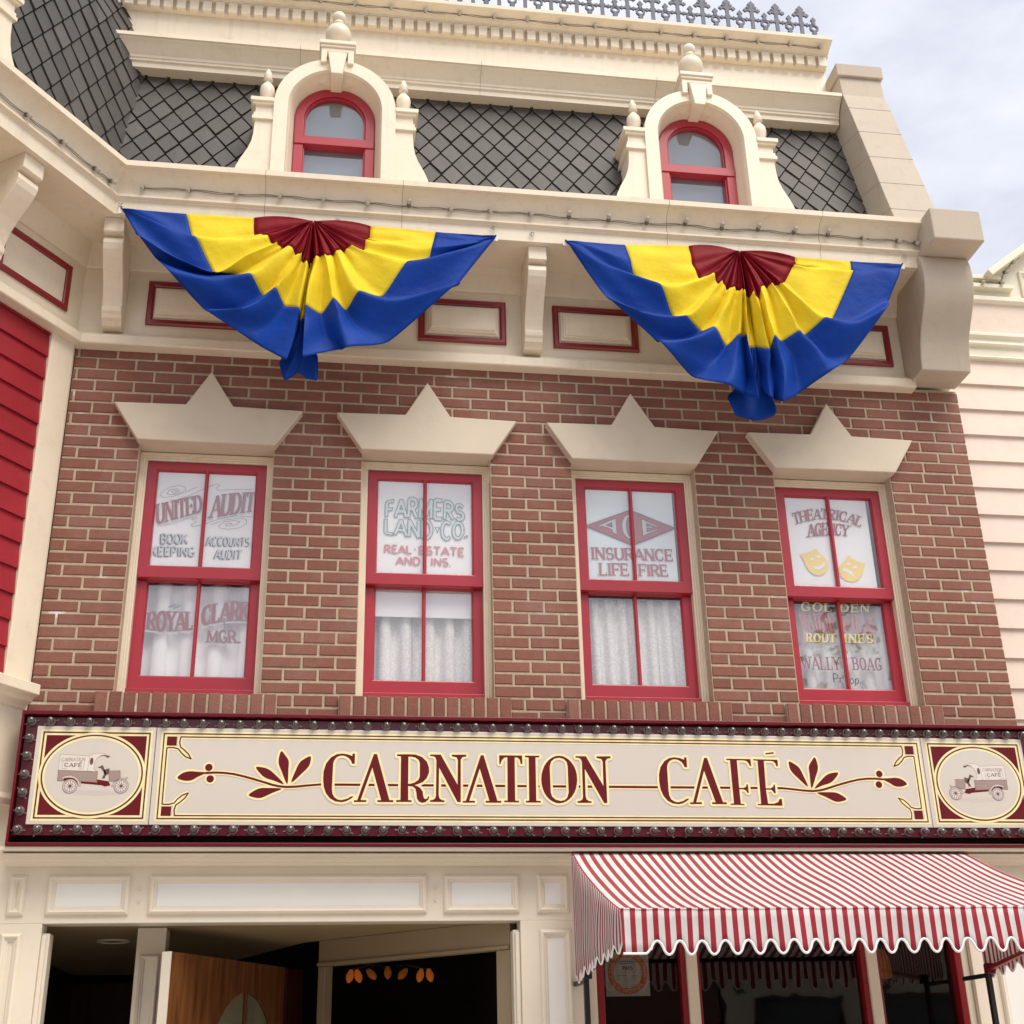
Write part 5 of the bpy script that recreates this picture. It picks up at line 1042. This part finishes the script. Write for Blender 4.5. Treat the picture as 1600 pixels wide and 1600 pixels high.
for xs, nm in ((ax0, 'side_panel'), (ax1, 'side_panel')):
    sp = MB(); ns = 120; cc = []
    for i in range(ns+1):
        u = i/ns; y = ay0+(ay1-ay0)*u; top = az(u, xs); zb = 1.985 + .03*(u-.2) - .018*cos(2*pi*y/.095) - .03*(1-u); bul = .02*sin(u*pi)*(1 if xs > 2 else -1)
        cc.append((y, top, zb, bul + .006*sin(y*21)))
    sp.add([(xs + bl*sin(pi*q*.6), y, t_+(zb-t_)*q) for y, t_, zb, bl in cc for q in (0,.2,.4,.6,.8,1)], [(i*6+j, i*6+j+1, (i+1)*6+j+1, (i+1)*6+j) for i in range(ns) for j in range(5)])
    o = thick(sp.build(nm, M['canopy_side'], AW, smooth=60))
    t_ = MB(); t_.tube([(xs + bl*sin(pi*.6), y, zb) for y, tt, zb, bl in cc], .0042, 6); t_.build('binding', M['binding'], o, smooth=True)
fa = MB(); fa.box(ax0+.01, ax1-.01, -.134, -.10, 2.513, 2.5225); fa.build('head_rail', M['black_iron'], AW, bevel=.003)
for x in (1.224, 3.160):
    a = MB(); a.box(x-.012, x+.012, -.262, -.236, .9, 1.99); a.box(x-.010, x+.010, -.236, -.002, 1.93, 1.95); o = a.build('wall_bar', M['black_iron'], AW, bevel=.003)
    a = MB(); a.tube([(x, -.25, 1.965), (x+.025, ay1+.02, 2.085)], .012, 8); a.build('arm', M['red_dark'] if x > 2 else M['black_iron'], AW, smooth=True)
    a = MB(); a.box(x-.022, x+.022, -.285, -.263, 1.945, 1.992); a.build('hinge', M['sign_rim'] if x > 2 else M['black_iron'], AW, bevel=.003)
a = MB(); a.tube([(ax0+.02, ay1+.012, 2.138), (ax1-.02, ay1+.012, 2.138)], .012, 8); a.build('front_rail', M['black_iron'], AW, smooth=True)

# ---------------------------------------------------------------- inspection card in the shop window
CD = empty('notice', (1.495, .088, 1.89), 'square inspection card with an orange ring inside the shop window', 'notice')
cy = .0880
MB().box(1.388, 1.602, cy, cy+.0015, 1.889, 2.090).build('card', M['card'], CD)
def onc(VT, mat, n, nm): MB().tris(*VT, cy-.0004*n).build(nm, M[mat], CD)
ccx, ccz = 1.497, 1.995
onc(fill([ell(ccx, ccz, .098, .098, 48), ell(ccx, ccz, .070, .070, 48)]), 'orange', 1, 'ring')
def ringtext(txt, a0, a1, r0, r1, flip):
    for i, c in enumerate(txt):
        if c == ' ': continue
        a = radians(a0 + (a1-a0)*i/(len(txt)-1)); w = .0062
        e = Vector((-sin(a), cos(a))) * (1 if flip else -1); u = Vector((cos(a), sin(a)))
        lo_, hi = (r1, r0) if flip else (r0, r1); p = Vector((ccx, ccz))
        onc(text(c, [p+u*hi-e*w, p+u*hi+e*w, p+u*lo_+e*w, p+u*lo_-e*w], .16, .08, .7, mm=False), 'card', 2, 'ring_lettering')
ringtext('CALIFORNIA', 222, 318, .075, .092, True)
ringtext('COUNTY OF ORANGE', 190, -10, .075, .092, False)
onc(text('PASS', [(1.473,2.023),(1.522,2.023),(1.522,2.009),(1.473,2.009)], .26, mm=False), 'letter_black', 2, 'lettering')
ln = []
for z, a, b_ in ((2.046,1.458,1.535),(2.036,1.458,1.530),(1.982,1.448,1.49),(1.980,1.52,1.545)): ln += stroke([(a,z),(b_,z)], .004)
for z in (1.998,1.966,1.954,1.943,1.932): ln += stroke([(1.452,z),(1.545,z)], .0012)
onc(union(ln), 'letter_ash', 2, 'small_print')

# ---------------------------------------------------------------- strings of small lamps
lb = MB(); lb.lathe([(.002,.046),(.008,.043),(.0105,.036),(.0105,.028),(.008,.02)], 0, 0, 12); lamp_me = lb.build('tmp', M['bulb_clear'], smooth=True).data
lb = MB(); lb.lathe([(.009,-.002),(.0105,.0),(.0105,.012),(.0085,.02),(.004,.022)], 0, 0, 12); hold_me = lb.build('tmp', M['socket_grey'], smooth=True).data
for o in [o for o in bpy.data.objects if o.name.startswith('tmp')]: bpy.data.objects.remove(o)
def lights(label, pts, nrm, tilt):
    root = empty('string_lights', pts[0], label, 'string lights', 'strings of small lamps along the cornices')
    c = MB(); V = [Vector(p) for p in pts]; nrm = Vector(nrm)
    for k in (0, 1):
        cab = []
        for i in range(len(V)-1):
            for q in range(8): t = q/8; p = V[i].lerp(V[i+1], t); sag = .010*sin(pi*t)*(1 if k else -.3) + .004*sin(i*3.1+t*7); cab.append(tuple(p + nrm*.004 + Vector((0,0,-sag))))
        cab.append(tuple(V[-1])); c.tube(cab, .0022, 5)
    c.build('cable', M['wire'], root)
    for i, p in enumerate(V):
        ht = link_mesh('lamp_holder', hold_me, root); r = (nrm.normalized() + Vector((random.uniform(-.15,.15),0,tilt(i)))).normalized(); ht.rotation_euler = r.to_track_quat('Z', 'Y').to_euler(); ht.location = p + nrm*.004; ht.scale = (1.15,)*3
        b_ = link_mesh('bulb', lamp_me, ht); b_.matrix_parent_inverse = Matrix.Identity(4)
LX = [-1.075,-.828,-.579,-.336,-.098,.141,.372,.606,.83,1.061,1.287,1.517,1.741,1.968,2.188,2.406,2.623,2.833,3.046,3.262,3.378]
lights('string of small lamps along the main cornice above the buntings', [(x, -.372, 6.035+random.uniform(-.006,.006)) for x in LX[:-1]] + [(3.375,-.372,6.03)], (0,-1,0), lambda i: (.15 if 10 <= i <= 17 or i == 6 else -.8))
lights('string of small lamps on the angled cornice of the red bay', [bay(s, -.372, 6.02+random.uniform(-.004,.004)) for s in (1.35,1.1,.857,.619,.379,.26)], tuple(bay(0,-1,0)[i]-bay(0,0,0)[i] for i in range(2)) + (.0,), lambda i: -.7)
lights('string of small lamps along the top of the roof parapet', [(-1.35+.232*i, .262, 8.122) for i in range(20)] + [(3.28,.262,8.12)], (0,-1,0), lambda i: -.75)
lights('string of small lamps along the pale yellow gable', [(3.85,yn-.05,6.125),(4.06,yn-.03,6.130),(4.19,yn-.03,6.135),(4.235,yn-.03,6.22),(4.30,yn-.03,6.30),(4.43,yn-.03,6.41),(4.6,yn-.03,6.54),(4.8,yn-.03,6.69)], (0,-1,0), lambda i: -.6)

# ---------------------------------------------------------------- iron cresting on the roof
CRS = empty('roof_cresting', (1.8, .26, 8.18), 'halation tinted iron cresting of small crosses along the roof edge', 'cresting')  # bluish colour is painted halation, the iron itself is dark
yc = .26; zb = 8.17
MB().box(.2, 3.30, yc-.012, yc+.012, zb, zb+.03).build('rail', M['iron'], CRS)
def dia(cx, cz, a, b_=None): b_ = a if b_ is None else b_; return [(cx+a,cz),(cx,cz+b_),(cx-a,cz),(cx,cz-b_)]
def plate(polys):
    V, T = union(polys); mb = MB(); n = len(V); mb.add([(x,-.007,z) for x,z in V]+[(x,.007,z) for x,z in V], [t for t in T]+[tuple(n+i for i in t[::-1]) for t in T])
    e = {}
    for t in T:
        for i in range(len(t)):
            a, c = t[i], t[(i+1) % len(t)]; e[tuple(sorted((a,c)))] = e.get(tuple(sorted((a,c))), 0)+1
    mb.f += [(a,c,n+c,n+a) for (a,c), k in e.items() if k == 1]
    return mb
tall = [rect(-.0125,.0125,0,.25), dia(0,.272,.028,.032), rect(-.045,.045,.212,.226), dia(-.045,.218,.018), dia(.045,.218,.018), dia(0,.222,.03), dia(-.026,.245,.014), dia(.026,.245,.014), dia(0,.145,.022), rect(-.089,.089,.126,.138), dia(-.042,.132,.016), dia(.042,.132,.016), rect(-.02,.02,0,.03)]
short = stroke([(.027*cos(i*pi/4+.39), .105+.027*sin(i*pi/4+.39)) for i in range(8)], .014, True) + [rect(-.009,.009,.13,.17), dia(0,.180,.021,.028), dia(0,.06,.018), rect(-.010,.010,0,.08), rect(-.02,.02,0,.02), dia(0,.15,.016,.01)]
tm = plate(tall).build('tmp', M['iron']).data; sm = plate(short).build('tmp', M['iron']).data
for o in [o for o in bpy.data.objects if o.name.startswith('tmp')]: bpy.data.objects.remove(o)
x = 3.172
while x > .25:
    for nm, me, dx in (('cross_finial', tm, 0), ('ring_finial', sm, .09)):
        o = link_mesh(nm, me, CRS); o.location = (x+dx, yc, zb+.02)
    x -= .180

# ---------------------------------------------------------------- blinds and curtains in the upper windows
def blind(i, x0, x1, z0, z1, label, mat='blind', y=.1275):
    o = MB(); n = 24; V = []
    for k in range(n+1):
        x = x0+(x1-x0)*k/n; V += [(x, y+.0012*sin(x*19)*.5, z0), (x, y+.0012*sin(x*19), z1)]
    o.add(V, [(2*k, 2*k+1, 2*k+3, 2*k+2) for k in range(n)]); q = o.build('window_blind', M[mat], smooth=True); tag(q, label, 'blind', 'blinds behind the upper windows')
blind(0, WX[0]-.262, WX[0]+.262, 4.016, 4.566, 'white blind behind the dark red arched lettering nearest the bay')
blind(1, WX[1]-.262, WX[1]+.262, 4.016, 4.566, 'white blind behind the pale outlined lettering')
blind(2, WX[2]-.262, WX[2]+.245, 4.016, 4.566, 'pale blue white blind behind the red diamond', 'blind_cool')
blind(3, WX[3]-.262, WX[3]+.236, 4.016, 4.566, 'white blind behind the two yellow masks')
def curtain(x0, x1, z0, z1, label, folds, amp, mat='lace', y=.205, gather=0, sd=0):
    rr = random.Random(sd); ph_ = [rr.uniform(-.5,.5) for _ in range(40)]; n = 160; m_ = 14; V = []
    for k in range(n+1):
        u = k/n
        for j in range(m_+1):
            v = j/m_; w = u*folds*2*pi + ph_[int(u*folds) % 40]*.8 + .35*v*sin(u*9+sd)
            a = amp*(.45+.55*v) if gather else amp; s_ = sin(w); V.append((x0+(x1-x0)*u + a*.35*cos(w)*.5, y + a*(abs(s_)**.7)*(1 if s_ > 0 else -1) + (.008*rr.uniform(-1,1) if gather and j == 0 else 0), z1+(z0-z1)*v))
    o = MB(); o.add(V, [(k*(m_+1)+j, k*(m_+1)+j+1, (k+1)*(m_+1)+j+1, (k+1)*(m_+1)+j) for k in range(n) for j in range(m_)]); q = o.build('curtain', M[mat], smooth=80); thick(q, .0015); tag(q, label, 'curtain', 'curtains behind the upper windows'); return q
curtain(WX[0]-.29, WX[0]+.29, 3.36, 3.95, 'smooth white curtain behind the rose lettering nearest the bay', 4, .018, 'blind', sd=1)
cq = curtain(WX[1]-.28, WX[1]+.28, 3.36, 3.84, 'pleated lace curtain hanging below a white blind', 5, .024, y=.225, sd=2)
MB().box(WX[1]-.28, WX[1]+.28, .178, .182, 3.795, 3.95).build('header_band', M['blind'], cq)
curtain(WX[2]-.28, WX[2]+.28, 3.36, 3.93, 'gathered lace curtain under the red diamond window', 7, .026, gather=1, sd=3)
curtain(WX[3]-.28, WX[3]+.28, 3.36, 3.93, 'grey white curtain, partly standing in for reflected sky, behind the gold and red lettering', 5, .016, 'curtain_grey', y=.205, sd=4)  # full width and grey tone stand in for sky and leaves reflected in the glass

# ---------------------------------------------------------------- lamps inside
def tulip(mb, base, axis, L, r):
    a = Vector(axis).normalized(); q = a.to_track_quat('Z', 'Y'); t = MB(); t.lathe([(.010,0),(r*.75,L*.22),(r,L*.5),(r*.82,L*.78),(r*.3,L)], 0, 0, 10)
    mb.add([tuple(Vector(base) + q @ Vector(v)) for v in t.v], t.f)
LP = empty('pendant_lamp', (.45, 2.0, 2.14), 'dim lamp with amber tulip shades inside the dark doorway', 'lamp')
st_ = MB(); st_.tube([(.45,2.0,2.55),(.45,2.0,2.17)], .012, 8); st_.lathe([(.01,2.15),(.05,2.165),(.05,2.18),(.01,2.2)], .45, 2.0, 16); st_.build('lamp_stem', M['black_iron'], LP, smooth=True)
for bx, ax_ in (((.235,2.0,2.165), (-.25,-.1,-1)), ((.265,2.0,2.165), (.3,-.1,-1)), ((.33,2.0,2.165), (.9,-.3,-1)), ((.45,1.95,2.175), (0,-.5,-1)), ((.57,2.0,2.165), (-.9,-.3,-1)), ((.66,2.0,2.165), (-.25,-.1,-1)), ((.70,2.0,2.165), (.25,-.1,-1))):
    t = MB(); tulip(t, bx, ax_, .078, .024); t.build('lamp_shade', M['amber_dim' if bx[0] > .3 and bx[0] < .6 else 'amber'], LP, smooth=True)
    a = MB(); a.tube([(.45,2.0,2.175), ((.45+bx[0])/2,2.0,2.195), bx], .004, 5); a.build('lamp_arm', M['black_iron'], LP)
HL = empty('hanging_lantern', (2.86, .5, 2.02), 'amber ribbed lantern hanging inside the shop window', 'lantern')
l = MB(); k = []
for j, (r, z) in enumerate(((.088,1.975),(.082,2.07),(.060,2.115))): 
    k.append((r, z))
l.lathe(k, 2.885, .42, 28); l.build('lantern_glass', M['amber_dim'], HL)
MB().lathe([(.02,2.115),(.065,2.117),(.03,2.15),(.006,2.16),(.006,2.6)], 2.885, .42, 16).build('lantern_cap', M['black_iron'], HL, smooth=True)

# ---------------------------------------------------------------- a street tree across the way, seen only in the window glass
TR = empty('tree', (9.6, -16, 0), 'leafy green street tree across from the cafe, seen in the window glass', 'tree')
t = MB(); t.tube([(9.6,-16,0),(9.65,-16,2),(9.55,-16,4),(9.6,-16.1,6.5)], [.24,.19,.14,.06], 9)
for a in range(7): t.tube([(9.6,-16,2.6+a*.4),(9.6+1.5*cos(a*2.4),-16+1.5*sin(a*2.4),4+a*.45)], [.07,.025], 6)
t.build('trunk', M['bark'], TR, smooth=True)
lf = MB(); R_ = random.Random(5)
cl_ = [(Vector((9.6,-16,5.6)) + Vector((R_.gauss(0,1.25), R_.gauss(0,1.25), R_.gauss(0,1.15))), R_.uniform(.45,.95)) for _ in range(46)]
for c, r in cl_:
    for _ in range(85):
        p = c + Vector((R_.gauss(0,r*.5), R_.gauss(0,r*.5), R_.gauss(0,r*.45))); a = Vector((R_.uniform(-1,1),R_.uniform(-1,1),R_.uniform(-.6,1))).normalized(); b_ = a.cross(Vector((R_.uniform(-1,1),R_.uniform(-1,1),R_.uniform(-1,1)))).normalized(); s_ = R_.uniform(.07,.14)
        lf.add([tuple(p-a*s_), tuple(p+b_*s_*.55), tuple(p+a*s_), tuple(p-b_*s_*.55)], [(0,1,2,3)])
lf.build('crown', M['leaf'], TR)
M['brick_far'] = paint('brown brick wall', (.12,.06,.045), .85, .1, 3); M['glass_far'] = flat('dark window glass', (.03,.035,.04), .08)
# ---------------------------------------------------------------- the other side of the street, seen only as a reflection
for x0, x1, h, lb_, mt in ((-26, -7.5, 7.2, 'tan stucco building across the street, left of the brown one', 'stone'), (-7.4, 8, 7.7, 'brown brick building across the street facing the cafe', 'brick_far'), (8.1, 27, 7.0, 'pale building across the street behind the tree', 'pier')):
    O = empty('street_building', ((x0+x1)/2, -20, 0), lb_, 'building', 'buildings across the street')
    MB().box(x0, x1, -26, -20, 0, h).build('wall', M[mt], O); MB().box(x0-.02, x1+.02, -20.4, -20.01, h-.35, h+.12).build('cornice', M['cream'], O)
    x = x0+1
    while x < x1-1.6:
        f_ = MB().ring(x, x+1.1, 4.1, 6.0, .09, -19.99, -19.94).build('window', M['cream'], O); MB().box(x+.09, x+1.01, -19.985, -19.98, 4.19, 5.91).build('pane', M['glass_far'], f_)
        f_ = MB().ring(x-.3, x+1.5, .6, 2.9, .09, -19.99, -19.94).build('window', M['dark_wood'], O); MB().box(x-.21, x+1.41, -19.985, -19.98, .69, 2.81).build('pane', M['glass_far'], f_)
        x += 2.6
print('objects', len(bpy.data.objects))
